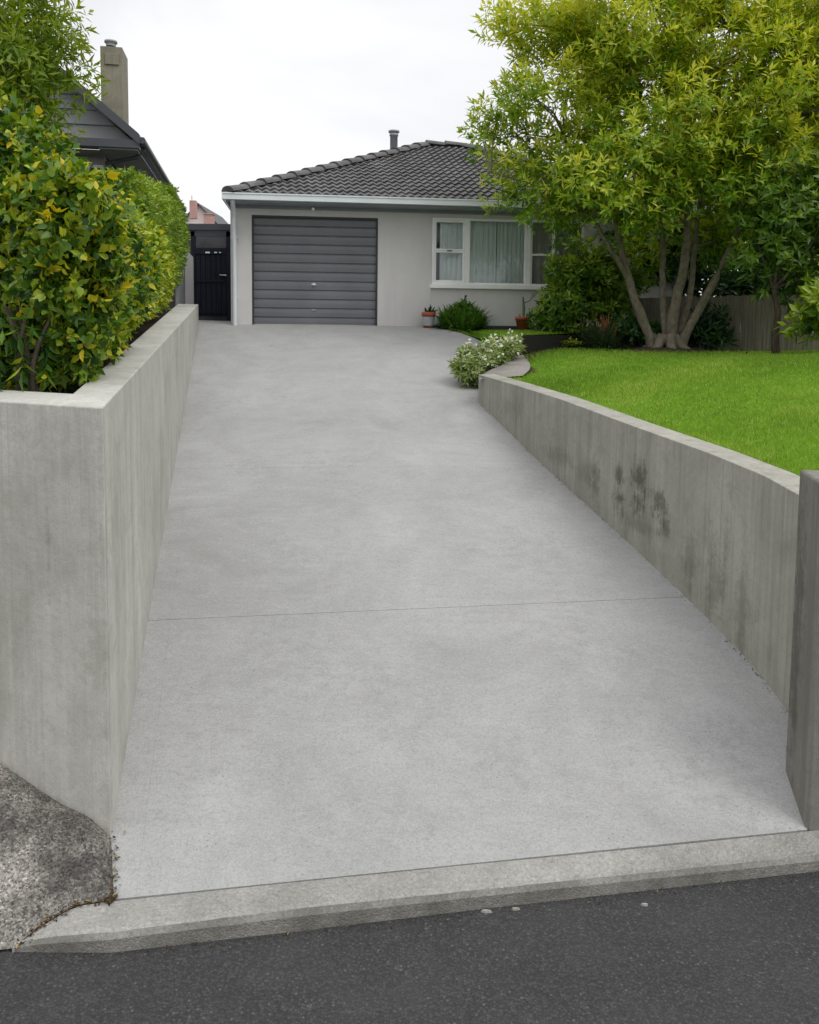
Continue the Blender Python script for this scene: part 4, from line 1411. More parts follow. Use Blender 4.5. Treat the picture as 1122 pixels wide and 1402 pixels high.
L_DARK = m_leaf('dark_leaf', [(0.0, (0.012, 0.042, 0.010)), (0.6, (0.030, 0.090, 0.016)), (1.0, (0.11, 0.19, 0.03))], 0.42, 0.2)
L_FINE = m_leaf('fine_leaf', [(0.0, (0.07, 0.15, 0.012)), (0.5, (0.19, 0.30, 0.018)), (1.0, (0.40, 0.45, 0.035))], 0.45, 0.42)
L_FLAX = m_leaf('flax_leaf', [(0.0, (0.03, 0.055, 0.03)), (0.6, (0.065, 0.11, 0.05)), (0.85, (0.20, 0.20, 0.04)), (1.0, (0.40, 0.13, 0.07))], 0.45, 0.2)
L_LILY = m_leaf('lily_leaf', [(0.0, (0.035, 0.11, 0.015)), (0.6, (0.085, 0.21, 0.024)), (1.0, (0.20, 0.35, 0.05))], 0.42, 0.25)
L_WHITE = m_leaf('white_petal', [(0.0, (0.60, 0.62, 0.50)), (0.5, (0.74, 0.76, 0.66)), (1.0, (0.86, 0.86, 0.82))], 0.6, 0.25, 0.2)
L_SAGE = m_leaf('sage_leaf', [(0.0, (0.11, 0.19, 0.04)), (0.5, (0.28, 0.38, 0.11)), (1.0, (0.58, 0.62, 0.38))], 0.55, 0.25, 0.2)
L_BROWN = m_leaf('dead_leaf', [(0.0, (0.20, 0.11, 0.03)), (1.0, (0.48, 0.30, 0.05))], 0.7, 0.1)


def shoot_cloud(name, clusters, dirs, per, crad, mat, parent, L, Wd, nl=7, tint0=0.35, centre=None, spread=(10, 70), upb=0.5, tpl=SMALL, tvar=0.12, flat=0.75, hi=0.25, stem=.10, tip=None):
    C = np.repeat(clusters, per, axis=0)
    n = len(C)
    off = rand_unit(n) * (RNG.uniform(0, 1, n) ** 0.45)[:, None] * crad
    off[:, 2] *= flat
    P = C + off
    A = off / crad * 0.9 + np.array([0, 0, upb]) + 0.6 * (P - (centre if centre is not None else P.mean(0))) / 2.5 + 0.35 * rand_unit(n)
    ct = np.repeat(RNG.normal(0, 0.10, len(clusters)), per)
    # outer and upper shoots yellower: young growth, plus sun exposure painted into the tint
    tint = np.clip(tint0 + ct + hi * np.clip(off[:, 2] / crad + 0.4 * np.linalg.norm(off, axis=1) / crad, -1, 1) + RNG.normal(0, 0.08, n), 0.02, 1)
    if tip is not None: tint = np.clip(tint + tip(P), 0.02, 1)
    parts = rosettes(P, A, nl, L, Wd, tint, tpl, spread, 0.3, tvar, stem)
    return leaf_object(name, parts, mat, parent)


def grow(mb, a_, b_, r0, r1, wob=0.08, n=6, n_side=7):
    a_ = Vector(a_); b_ = Vector(b_); pts = []
    L_ = (b_ - a_).length
    o1 = Vector((random.uniform(-1, 1), random.uniform(-1, 1), random.uniform(-.2, 1))) * wob * L_
    for i in range(n + 1):
        t = i / n
        pts.append(a_.lerp(b_, t) + o1 * math.sin(PI * t))
    mb.tube(pts, [r0 + (r1 - r0) * i / n for i in range(n + 1)], n_side)
    return pts


# --- the multi-stemmed tree on the lawn
TY = 13.2
tb = on_lawn(912, 476)
TY = tb.y
tree = thing('lawn_tree', tb, 'big multi stemmed broadleaf tree with yellow green crown on the lawn', 'tree')
tbd = MB(); rows = []
for i_ in range(6):
    rr_ = (0, .25, .45, .62, .78, .86)[i_]; row = []
    for k_ in range(29):
        a_ = 2 * PI * k_ / 28; rad_ = rr_ * (1 + .18 * math.sin(3 * a_ + 1) + .10 * math.sin(7 * a_))
        x_, y_ = tb.x + rad_ * 1.25 * math.cos(a_), tb.y + rad_ * .8 * math.sin(a_)
        row.append(Vector((x_, y_, zlawn(x_, y_) + (.075, .06, .04, .025, .008, -.03)[i_])))
    rows.append(row)
tbd.grid(rows, True)
tag(fix_normals(tbd.build('tree_bed', M['mulch'])), kind='structure')
tk = MB()
stems = [
    ([(897, 482), (890, 462), (876, 425), (862, 385), (851, 340), (838, 290), (806, 235), (772, 190)], 14.5, 0.0),
    ([(912, 484), (912, 455), (909, 415), (907, 370), (908, 320), (890, 240), (862, 150), (838, 70)], 11, 0.25),
    ([(918, 486), (919, 462), (926, 415), (936, 365), (942, 310), (945, 240), (936, 150), (925, 60)], 17, -0.1),
    ([(926, 484), (932, 455), (944, 405), (950, 355), (955, 300), (968, 215), (985, 130), (1000, 40)], 10, 0.2),
    ([(930, 484), (940, 456), (962, 415), (990, 362), (1012, 315), (1030, 262), (1055, 190), (1085, 110)], 13, -0.25),
    ([(859, 380), (848, 360), (829, 330), (812, 300), (772, 268), (715, 248), (672, 235)], 7, -0.3),
]
ends = []
for pix, wpx, dY in stems:
    pts = []; rad = []
    nn_ = len(pix)
    for i, (px, py) in enumerate(pix):
        t = i / (nn_ - 1)
        yy = TY + dY * min(1, t * 2.2) * (1 if wpx != 7 else 1)
        pts.append(at(px, py, yy)); rad.append(0.54 * wpx / F * TY * (1.0 - 0.78 * t) * (1.35 if i == 0 and wpx > 8 else 1.0))
    # smooth subdivision
    pp, rr_ = [], []
    for i in range(nn_ - 1):
        for k_ in range(3):
            t = k_ / 3
            p0_, p1_, p2_, p3_ = pts[max(i - 1, 0)], pts[i], pts[i + 1], pts[min(i + 2, nn_ - 1)]
            q_ = 0.5 * ((2 * p1_) + (p2_ - p0_) * t + (2 * p0_ - 5 * p1_ + 4 * p2_ - p3_) * t * t + (3 * p1_ - p0_ - 3 * p2_ + p3_) * t ** 3)
            q_ += Vector((random.uniform(-1, 1), random.uniform(-1, 1), 0)) * 0.012
            pp.append(q_); rr_.append((rad[i] + (rad[i + 1] - rad[i]) * t) * random.uniform(.95, 1.06))
    pp.append(pts[-1]); rr_.append(rad[-1])
    tk.tube(pp, rr_, 12)
    ends.append(pp)
for k_ in range(7):               # root flare
    a_ = 2 * PI * k_ / 7 + .3
    tk.tube([tb + Vector((math.cos(a_) * .12, math.sin(a_) * .12, .22)), tb + Vector((math.cos(a_) * .26, math.sin(a_) * .24, .05)), tb + Vector((math.cos(a_) * .5, math.sin(a_) * .42, -.05))], [.10, .075, .03], 8)
def lob(px, py, dY, rx, ry, rz_): return (np.array(at(px, py, TY + dY)), np.array([rx, ry, rz_]))
lobes = [lob(900, 120, 0, 2.1, 2.0, 1.9), lob(700, 195, -.1, .80, 1.0, 1.05), lob(765, 95, 0, 1.15, 1.2, 1.15), lob(1075, 140, -.2, 1.5, 1.6, 1.7),
         lob(925, 0, .1, 2.3, 1.9, 1.4), lob(860, 235, -.9, 1.15, .9, .75), lob(1035, 245, -.6, 1.3, 1.0, .75), lob(780, 240, -.4, .75, .8, .6), lob(690, 265, -.3, .65, .6, .42), lob(870, 290, -.5, .8, .6, .3), lob(880, 330, 1.0, .6, .5, .4), lob(985, 330, .9, .7, .5, .4), lob(800, 290, .2, .5, .5, .28), lob(690, 272, -.3, .6, .5, .28), lob(762, 300, -.2, .42, .45, .24), lob(930, 300, .9, .8, .5, .4), lob(950, 280, .5, 1.5, 1.0, .45), lob(1150, 60, 0, 1.5, 1.5, 1.8)]
C, D_, r_c = ellipsoid_clusters(lobes, 385, 0.42)
keep = []
for c in C:
    px, py = proj(c)
    ok = (py < 318 or (py < 372 and c[1] > TY + .35 and 815 < px < 1040)) and not (px < 628) and not (px < 690 and py < 85) and not (px < 665 and py < 112) and not (px < 740 and py > 296)
    ok = ok and not (py > 318 and px < 815)
    keep.append(ok)
C = C[np.array(keep)]
ctr = np.array(at(900, 160, TY))
for c in C[::2]:
    e_ = min((p for st in ends for p in st[8:]), key=lambda p: (p - Vector(c)).length + max(0, (p.z - c[2])) * 1.2)
    grow(tk, e_, c, min(.035, .012 + .010 * (Vector(c) - e_).length), .006, .10, 4, 6)
tk.build('trunk', M['bark'], tree)
sunlit_top = lambda P: 0.17 * np.clip((P[:, 2] - (EYE.z + 2.5)) / 1.6, -1.3, 1.0)  # sunlit top painted into the crown: leaves lighter and yellower with height
shoot_cloud('crown', C, None, 25, 0.44, L_TREE, tree, 0.134, 0.041, 8, 0.56, ctr, (5, 72), 0.75, SMALL, 0.15, 0.85, 0.30, 0.12, sunlit_top)

def bush(name, label, cat, lobes, ncl, per, crad, mat, L, Wd, base, stems=5, nl=6, tint0=.4, upb=.5, tpl=SMALL, bark='darkbark', group=None, hi=.25, spread=(10, 70), rstem=.02, fill=.42, flt=.8, trunkpts=None):
    t = thing(name, base, label, cat, group)
    C, _, _ = ellipsoid_clusters(lobes, ncl, fill)
    C[:, 2] = np.maximum(C[:, 2], base[2] + crad * .35)
    s_ = MB()
    if trunkpts: s_.tube(trunkpts[0], trunkpts[1], 8)
    for k_ in range(stems):
        c = C[RNG.integers(len(C))]
        st = Vector(base) + Vector((random.uniform(-.12, .12), random.uniform(-.12, .12), -.05))
        if trunkpts: st = trunkpts[0][-1]
        grow(s_, st, c, rstem, rstem * .3, .08, 5, 6)
    s_.build('trunk' if cat == 'tree' else 'stem', M[bark], t)
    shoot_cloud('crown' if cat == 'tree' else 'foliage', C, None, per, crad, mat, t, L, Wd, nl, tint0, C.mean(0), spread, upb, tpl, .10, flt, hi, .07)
    return t

def lb(px, py, Y, rx, ry, rz_): return (np.array(at(px, py, Y)), np.array([rx, ry, rz_]))
# shrub by the window
b0 = at(800, 456, 14.75)
bush('round_shrub', 'bushy bright green shrub against the house beside the window', 'shrub', [lb(783, 350, 14.7, .26, .25, .26), lb(768, 368, 14.6, .2, .25, .22), lb(832, 348, 14.8, .28, .3, .25), lb(765, 410, 14.45, .2, .3, .22), lb(845, 430, 14.7, .35, .3, .25), lb(798, 405, 14.7, .62, .6, .55), lb(812, 372, 14.8, .55, .55, .4), lb(775, 425, 14.5, .35, .45, .35), lb(838, 400, 14.9, .5, .5, .55), lb(770, 385, 14.7, .3, .4, .35)], 120, 13, .25, L_SHRUB, .125, .05, b0, 7, 7, .50, .6, SMALL, 'darkbark', None, .38)
# low plants beside it
b1 = at(752, 452, 14.6)
bush('low_shrub', 'small loose leafy plant growing between the terracotta pot and the bushy shrub', 'shrub', [lb(752, 440, 14.6, .28, .3, .13)], 14, 12, .14, L_SHRUB, .09, .04, b1, 4, 6, .40)
# dark background trees behind the fence
t1 = at(955, 470, 17.0)
bush('background_tree', 'dense dark green tree behind the fence and the pale stems', 'tree', [lb(940, 330, 17.0, 1.9, 1.0, 1.2), lb(875, 350, 16.8, .9, .9, .8), lb(1000, 250, 17.2, 2.0, 1.0, 1.6)], 170, 20, .45, L_DARK, .20, .085, t1, 8, 6, .42, .4, SMALL, 'darkbark', None, .3, rstem=.05)
tbh = at(1060, 470, 15.6)
bush('boundary_shrub', 'dark leafy shrubbery crowding over the fence at the right', 'shrub', [lb(1010, 400, 15.8, .8, .5, .55), lb(1070, 400, 15.4, .8, .5, .6), lb(1130, 395, 15.0, .9, .5, .6), lb(1190, 390, 14.6, .9, .5, .7)], 90, 14, .4, L_DARK, .16, .06, tbh, 6, 6, .4, .4, rstem=.03)
t2 = on_lawn(1063, 483)
tp = [at(1063, 486, t2.y), at(1062, 455, t2.y), at(1066, 428, t2.y), at(1060, 395, t2.y)]
bush('small_tree', 'small dark leafed tree with a thin trunk in front of the fence', 'tree', [lb(1085, 335, t2.y + .3, .75, .8, .62), lb(1130, 310, t2.y + .2, 1.0, .9, .8), lb(1075, 290, t2.y + .6, .7, .8, .7), lb(1050, 375, t2.y + .4, .32, .4, .22), lb(1105, 375, t2.y, .5, .5, .28)], 105, 12, .33, L_SHADE, .135, .05, t2, 10, 6, .38, .3, SMALL, 'darkbark', None, .30, rstem=.025, trunkpts=(tp, [.06, .05, .042, .035]))
t4 = at(1215, 455, 17.5)
bush('conifer_tree', 'tall dark tree rising at the right edge of the photo', 'tree', [lb(1150, 160, 18, 1.3, 1.2, 3.2), lb(1190, 300, 17.8, 1.6, 1.3, 2.2)], 120, 20, .5, L_DARK, .2, .06, t4, 6, 6, .3, .4, rstem=.08)
t3 = on_lawn(1150, 492)
bush('laurel_shrub', 'light green large leafed shrub at the right end of the lawn', 'shrub', [lb(1128, 432, 10.6, .30, .4, .22), lb(1150, 410, 10.6, .35, .4, .4)], 22, 12, .22, L_SHRUB, .16, .062, t3, 6, 7, .72, .4)
# dark clump right of the stems
d1 = on_lawn(965, 480)
bush('dark_shrub', 'dark green clump behind the right stem of the lawn tree', 'shrub', [lb(965, 460, d1.y + .3, .30, .3, .22), lb(972, 440, d1.y + .4, .25, .3, .22)], 22, 16, .2, L_DARK, .14, .04, d1, 5, 6, .25)
d2 = on_lawn(868, 474) + Vector((0, .3, 0))
bush('dark_shrub', 'blue green low shrub between the flax clump and the tree', 'shrub', [lb(868, 455, d2.y, .30, .3, .14)], 20, 16, .17, L_DARK, .11, .06, d2, 5, 6, .35)


def blades(name, base, n, L, Wd, mat, parent, tint, rad, lean=(15, 65), tiptint=0.0, zs=1.0):
    ang = RNG.uniform(0, 6.28, n); r_ = rad * np.sqrt(RNG.uniform(0, 1, n))
    P = np.array(base)[None, :] + np.stack([np.cos(ang) * r_, np.sin(ang) * r_, np.zeros(n)], 1)
    a2 = ang + RNG.normal(0, .5, n); ln = np.radians(RNG.uniform(lean[0], lean[1], n))
    D = np.stack([np.cos(a2) * np.sin(ln), np.sin(a2) * np.sin(ln), np.cos(ln) * zs], 1)
    Nn = np.stack([-np.cos(a2) * np.cos(ln), -np.sin(a2) * np.cos(ln), np.sin(ln)], 1)
    l = L * RNG.uniform(.6, 1.15, n)
    # arching blade: strip of 4 segments
    T = np.array([[0, -.5, 0], [0, .5, 0], [.3, -.55, -.0], [.3, .55, -.0], [.6, -.45, -.06], [.6, .45, -.06], [.85, -.25, -.17], [.85, .25, -.17], [1.0, 0, -.28]], float)
    fc = [(0, 1, 3, 2), (2, 3, 5, 4), (4, 5, 7, 6), (6, 7, 8)]
    t = np.clip(RNG.normal(tint, .15, n), 0, 1)
    return leaf_object(name, [leaf_arrays(P, D, -Nn if False else Nn, l, np.full(n, Wd), t, (T * np.array([1, 1, 1]), fc))], mat, parent)

# flax clump
f1 = on_lawn(828, 474)
fx_ = thing('flax_clump', f1, 'grey green strappy clump with reddish tips in the planting bed', 'plant')
blades('leaf_clump', f1 + Vector((0, .1, 0)), 420, .48, .022, L_FLAX, fx_, .35, .22, (5, 75))
blades('flower_spikes', f1 + Vector((.08, .15, .08)), 40, .56, .018, L_FLAX, fx_, .95, .14, (3, 35))
# lily clump below the window
l1 = FP(fu(630, 440), .32, 0); l1.z = zU(0, l1.y)
lf_ = thing('lily_clump', l1, 'bushy green leafy clump against the wall below the window', 'plant')
blades('leaf_clump', l1, 420, .50, .046, L_LILY, lf_, .6, .34, (15, 88))
Cl, _, _ = ellipsoid_clusters([(np.array(l1 + Vector((0, 0, .20))), np.array([.30, .24, .14])), (np.array(l1 + Vector((.02, 0, .36))), np.array([.15, .14, .10]))], 40, .4)
shoot_cloud('foliage', Cl, None, 9, .11, L_LILY, lf_, .15, .034, 7, .55, Cl.mean(0), (0, 70), .5, SMALL, .12, .8, .3, .06)
m = MB(); m.tube([l1 + Vector((.02, 0, .2)), l1 + Vector((.03, 0, .58)), l1 + Vector((.05, 0, .66))], [.012, .012, .022], 8); m.build('flower_stalk', M['darkbark'], lf_)
# ground cover under the edging
gcv = [on_lawn(px, 474) for px in (722, 735, 748, 762, 775)]
P = np.concatenate([np.array(p)[None, :] + RNG.normal(0, 1, (55, 3)) * np.array([.12, .12, .03]) + np.array([0, .18, .05]) for p in gcv])
gco = leaf_object('ground_cover', rosettes(P, np.tile([0, 0, 1.0], (len(P), 1)), 6, .06, .03, np.full(len(P), .75), SMALL, (0, 50), .3, .15, .04), L_CLIP)
tag(gco, 'low yellow green creeping plants at the foot of the dark timber edging', 'ground cover', kind='stuff')

# white flowered clump by the drive
w1 = ramp(650, 528)
wf = thing('flowering_clump', w1, 'pale variegated clump with white flowers spilling onto the driveway by the wall end', 'plant')
wl_b = [lb(662, 492, w1.y + .15, .34, .28, .18), lb(645, 508, w1.y, .20, .2, .15), lb(690, 478, w1.y + .4, .22, .25, .15)]
Cw, _, _ = ellipsoid_clusters(wl_b, 60, .4)
shoot_cloud('foliage', Cw, None, 16, .11, L_SAGE, wf, .085, .022, 7, .42, Cw.mean(0), (0, 70), .6, SMALL, .15, .8, .2, .05)
fz0 = Cw[Cw[:, 2] > np.percentile(Cw[:, 2], 25)]
Pp = np.repeat(fz0, 9, axis=0) + RNG.normal(0, .055, (len(fz0) * 9, 3)) + np.array([0, -.03, .07])
leaf_object('flowers', rosettes(Pp, rand_unit(len(Pp)) * .5 + np.array([0, -.3, 1]), 5, .028, .023, np.full(len(Pp), .5), SMALL, (5, 35), .3, .2, .005), L_WHITE, wf)
for (px, py) in ((690, 457), (685, 455), (712, 452), (718, 450)):
    tl = MB(); a_ = at(px - 6, 478, w1.y + .6); b_ = at(px, py, w1.y + .6); tl.tube([a_, b_], [.006, .003], 5)
    tl.build('stem', M['darkbark'], wf)

# pots
def pot(px, py, hpx, wpx, label, w):
    u_, _ = fac(px, py, w); b_ = FP(u_, w, 0); b_.z = zU(0, b_.y) + .02
    dd_ = b_.y; h_ = hpx / F * dd_; r_ = wpx / 2 / F * dd_
    t = thing('plant_pot', b_, label, 'plant pot')
    m_ = MB()
    m_.lathe(b_, [(0, 0), (r_ * .70, 0), (r_ * .90, h_ * .74), (r_, h_ * .74), (r_ * 1.02, h_), (r_ * .90, h_), (r_ * .84, h_ * .8), (0, h_ * .8)], 26)
    m_.build('pot', M['terracotta'], t)
    m_ = MB(); m_.lathe(b_, [(0, h_ * .85), (r_ * .84, h_ * .83)], 20); m_.build('soil', M['soil'], t)
    return t, b_, h_, r_
t, b_, h_, r_ = pot(587, 446, 23, 19, 'small terracotta pot with a faded grey band at the edge of the driveway', .34)
m = MB(); m.lathe(b_, [(r_ * .755, h_ * .20), (r_ * .905, h_ * .725)], 26); m.v = [((v[0] - b_.x) * 1.012 + b_.x, (v[1] - b_.y) * 1.012 + b_.y, v[2]) for v in m.v]; m.build('faded_band', M['metal'], t)
tag(leaf_object('succulent', rosettes(np.array([b_ + Vector((.02, 0, h_ * .9)), b_ + Vector((-.03, .02, h_ * .86)), b_ + Vector((.05, -.02, h_ * .86))]), np.array([[0, 0, 1.], [-.3, 0, 1], [.4, 0, 1]]), 14, .13, .035, np.full(3, .4), SMALL, (15, 85), .3, .1, .03), L_DARK), 'spiky dark succulent growing in the faded pot', 'plant')
t, b_, h_, r_ = pot(716, 448, 18, 21, 'plain terracotta pot under the right end of the window sill', .42)
cz_ = b_ + Vector((0.01, 0, h_ * .8))
ct = thing('cactus', cz_, 'thin upright green stem plant growing in the plain terracotta pot', 'plant')
M['cactus'] = m_paint('cactus_skin', (0.10, 0.16, 0.06), .6)
m = MB(); m.tube([cz_, cz_ + Vector((.005, 0, .2)), cz_ + Vector((-.015, 0, .42))], [.022, .026, .016], 9); m.build('stem', M['cactus'], ct); m = MB(); m.tube([cz_ + Vector((.05, 0, 0)), cz_ + Vector((.07, 0, .12))], [.014, .010], 8); m.build('stem', M['cactus'], ct); m = MB(); m.tube([cz_ + Vector((-.06, 0, 0)), cz_ + Vector((-.07, 0, .10))], [.014, .010], 8)
m.build('stem', M['cactus'], ct)
m = MB(); m.tube([cz_ + Vector((.0, 0, .30)), cz_ + Vector((.12, -.02, .36)), cz_ + Vector((.26, -.03, .52))], [.008, .006, .004], 6); m.build('twig', M['darkbark'], ct)
P = np.array([list(cz_ + Vector((.10 + .035 * i, -.03, .36 + .03 * i))) for i in range(6)])
leaf_object('leaf', rosettes(P, np.tile([.5, 0, 1.0], (len(P), 1)), 4, .06, .03, np.full(len(P), .6), SMALL, (0, 50)), L_CLIP, ct)

# ------------------------------------------------------------------ hedges on the left
def hedge(name, label, path, zb_pts, zt_pts, depth, n, mat, L, Wd, tpl, tint, tsd, bumpa, nl=3, droop=.3, seed=1, core=True, dfreq=1.6, yellow=0.0, inward=.30, cat='hedge'):
    path = [Vector(p) for p in path]
    cum = [0]
    for a_, b_ in zip(path[:-1], path[1:]): cum.append(cum[-1] + (b_ - a_).length)
    LT = cum[-1]
    fx_, fy_ = lerpf(list(zip(cum, [p.x for p in path]))), lerpf(list(zip(cum, [p.y for p in path])))
    fzb, fzt = lerpf([(t * LT, z) for t, z in zb_pts]), lerpf([(t * LT, z) for t, z in zt_pts])
    s = RNG.uniform(0, LT, n)
    X = np.array([fx_(v) for v in s]); Y = np.array([fy_(v) for v in s])
    e_ = 0.05
    dx = np.array([fx_(min(v + e_, LT)) - fx_(max(v - e_, 0)) for v in s]); dy = np.array([fy_(min(v + e_, LT)) - fy_(max(v - e_, 0)) for v in s])
    l_ = np.hypot(dx, dy); dx /= l_; dy /= l_
    Nx, Ny = dy, -dx
    zb__ = np.array([fzb(v) for v in s]); zt__ = np.array([fzt(v) for v in s])
    hgt = (zt__ - zb__)
    q = RNG.uniform(0, 1, n)
    topfrac = depth / (depth + hgt.mean())
    is_top = RNG.uniform(0, 1, n) < topfrac
    v = RNG.uniform(0, 1, n) ** .9
    P = np.stack([X, Y, zb__ + hgt * v], 1)
    Nv = np.stack([Nx, Ny, .25 * np.ones(n)], 1)
    # rounded shoulder
    sh = np.clip((v - .78) / .22, 0, 1)
    P[:, 0] -= Nx * sh ** 2 * .25 * min(depth, 1); P[:, 1] -= Ny * sh ** 2 * .25 * min(depth, 1)
    Nv[:, 2] += sh * 1.0
    wdt = RNG.uniform(.12, 1, n) * depth
    P[is_top] = np.stack([X - Nx * wdt, Y - Ny * wdt, zt__ - .02], 1)[is_top]
    Nv[is_top] = np.stack([.25 * Nx, .25 * Ny, np.ones(n)], 1)[is_top]
    Nv = nrm(Nv)
    bmp = lumps(P, seed, dfreq) * bumpa + np.where(is_top, 0, .13 * np.sin(PI * np.clip(v, 0, 1)) - .03)
    inw = RNG.exponential(inward * .35, n)
    P = P + Nv * (bmp - np.minimum(inw, inward))[:, None]
    t = thing(name, (path[0].x, path[0].y, zb_pts[0][1]), label, cat)
    A = Nv * .8 + .55 * rand_unit(n) + np.array([0, 0, -droop])
    tn = np.clip(tint + tsd * RNG.normal(0, 1, n) + .10 * lumps(P, seed + 5, 2.2), 0, 1)
    if yellow:
        ym = RNG.uniform(0, 1, n) < yellow * (0.5 + np.clip(lumps(P, seed + 9, 1.2), -.4, 1))
        tn[ym] = RNG.uniform(.82, 1, ym.sum())
    pr = rosettes(P, A, nl, L, Wd, tn, tpl, (5, 60), .5, .07, .05)
    if tpl is BIG:
        k_ = RNG.uniform(0, 1, n) < .22
        pr = rosettes(P[~k_], A[~k_], nl, L, Wd, tn[~k_], BIG, (5, 60), .5, .07, .05) + rosettes(P[k_], A[k_], nl, L * 1.15, Wd * 1.5, tn[k_], LOBE, (5, 60), .45, .07, .05)
    leaf_object('foliage', pr, mat, t)
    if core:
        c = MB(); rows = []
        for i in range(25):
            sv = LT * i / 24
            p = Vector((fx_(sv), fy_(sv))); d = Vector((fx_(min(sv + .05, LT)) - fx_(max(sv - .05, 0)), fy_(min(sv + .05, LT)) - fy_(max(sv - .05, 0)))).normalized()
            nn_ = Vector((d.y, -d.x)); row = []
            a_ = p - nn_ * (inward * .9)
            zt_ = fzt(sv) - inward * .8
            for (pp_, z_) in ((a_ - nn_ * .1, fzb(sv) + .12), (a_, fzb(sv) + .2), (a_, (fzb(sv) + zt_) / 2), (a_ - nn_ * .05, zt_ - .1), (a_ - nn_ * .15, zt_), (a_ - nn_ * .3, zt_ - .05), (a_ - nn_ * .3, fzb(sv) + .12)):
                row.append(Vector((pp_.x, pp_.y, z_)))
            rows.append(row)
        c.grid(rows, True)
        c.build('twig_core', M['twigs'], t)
    return t

def inner_at(Y, off):
    t = (Y - inner.y) / (in_end.y - inner.y)
    p = inner.lerp(in_end, t)
    return p + rn * off, ztc + (z_end - ztc) * t
pA_, zA_ = inner_at(inner.y + .35, .10)
pN = inner + fn * .30 + rn * .10
hp1, hz1 = inner_at(7.6, .08)
left_far = lend_in + fn * .35
zsoil = ztc - .08
h_near = hedge('ivy_hedge', 'dense ivy hedge of large glossy leaves, many turned yellow, nearest the street corner', [left_far, pN - (-fdir) * .45, pN + fn * .03 - (-fdir) * .12, pN + (hp1 - pN).normalized() * .30, hp1, hp1 + rn * 1.1],
      [(0, zsoil), (.58, zsoil + .02), (.64, zsoil + .16), (.95, hz1 + .16), (1, hz1 + .16)], [(0, EYE.z + 2.0), (.50, EYE.z + 1.85), (.56, EYE.z + 1.62), (.60, EYE.z + 1.26), (.64, EYE.z + .86), (.70, EYE.z + .72), (.80, EYE.z + .84), (.93, EYE.z + 1.02), (1, EYE.z + 1.10)], .5, 25000, L_IVY, .056, .035, BIG, .45, .25, .15, 3, .45, 3, True, 1.9, .055)
m0, mz0 = inner_at(6.6, .05); m1, mz1 = inner_at(12.2, .0)
hedge('privet_hedge', 'yellow green middle stretch of hedge overhanging the wall', [m0 + rn * 1.0, m0, m1, m1 + rn * .8],
      [(0, mz0 + .14), (.15, mz0 + .14), (.85, mz1 + .10), (1, mz1)], [(0, EYE.z + 1.04), (.15, EYE.z + 1.04), (.85, EYE.z + 1.38), (1, EYE.z + 1.36)], .8, 12500, L_HEDGE, .072, .042, SMALL, .58, .22, .14, 3, .25, 7, True, 2.2, .06)
f0, fz0_ = inner_at(9.7, .06); f1_, fz1_ = inner_at(14.6, -.08)
hedge('clipped_hedge', 'neatly clipped fresh green end of the hedge nearest the gate', [f0 + rn * 1.25, f0 + rn * .08, f1_, f1_ + rn * .9],
      [(0, fz0_), (1, fz1_ + .5)], [(0, EYE.z + 1.80), (.2, EYE.z + 1.80), (.84, EYE.z + 2.34), (1, EYE.z + 2.32)], 1.0, 8500, L_CLIP, .060, .030, SMALL, .50, .2, .05, 3, .1, 13, True, 2.0, 0, .22)
# hanging stems in the dark gap at the hedge's foot
sb_ = Vector((*(inner + fn * .45 + rn * .55), zsoil))
tw = thing('hanging_creeper', sb_, 'twisted bare stem hanging at the foot of the near hedge', 'plant')
m = MB()
for k_ in range(5):
    a_ = sb_ + Vector((random.uniform(-.1, .1), random.uniform(-.05, .05), -.05)); grow(m, a_, a_ + Vector((random.uniform(-.2, .15), .05, .6)), .016, .008, .12, 6, 6)
m.build('stem', M['darkbark'], tw)
Ph = np.array([list(sb_ + Vector((random.uniform(-.2, .2), random.uniform(-.15, 0), random.uniform(.1, .5)))) for _ in range(26)])
leaf_object('leaf', rosettes(Ph, np.tile([.1, -.4, -.9], (len(Ph), 1)), 4, .12, .03, np.clip(RNG.normal(.25, .15, len(Ph)), 0, 1), SMALL, (20, 80), .3), L_IVY, tw)

# overhanging tree at the top left
ob = Vector((at(-130, 500, 5.9).x, 5.9, zsoil))
tp = [ob, at(-110, 300, 5.85), at(-70, 170, 5.8), at(-45, 90, 5.7)]
ot = thing('overhanging_tree', ob, 'loose pale green fine leafed tree arching over the hedge at the upper left', 'tree')
m = MB(); m.tube(tp, [.07, .05, .04, .03], 8)
CL = []
for (px, py, dY) in [(-30, 30, 0), (5, 20, -.1), (40, 5, .1), (70, 15, .2), (20, 60, 0), (55, 50, .1), (85, 45, .2), (-10, 95, 0), (30, 100, .1), (60, 95, .2), (88, 85, .3), (98, 120, .3), (10, 140, 0), (45, 140, .1), (25, 180, .2), (60, 185, .3), (-25, 150, 0), (-30, 210, 0), (5, -40, 0), (50, -40, .2), (30, 215, .3), (-10, 60, -.2), (15, 90, -.2), (40, 130, -.1), (5, 165, -.2), (20, 200, -.1), (30, 45, -.1), (-5, 120, .3), (45, 195, .2), (55, 120, .4), (62, 165, .4), (0, 230, .1), (-15, 15, .2), (20, -10, .2), (35, 75, .2), (10, 115, .1), (-20, 75, .3), (50, 20, .3), (25, 150, .2), (5, 190, .2), (45, 225, .3)]:
    CL.append(list(at(px + random.uniform(-6, 6), py + random.uniform(-6, 6), 5.7 + dY)))
CL = np.array(CL)
for c in CL: grow(m, tp[random.choice((1, 2, 2, 3))], c, .012, .003, .12, 5, 5)
m.build('trunk', M['darkbark'], ot)
shoot_cloud('crown', CL, None, 26, .19, L_FINE, ot, .075, .020, 7, .50, CL.mean(0) - np.array([.6, 0, .4]), (0, 65), .1, SMALL, .12, .9, .2, .10)

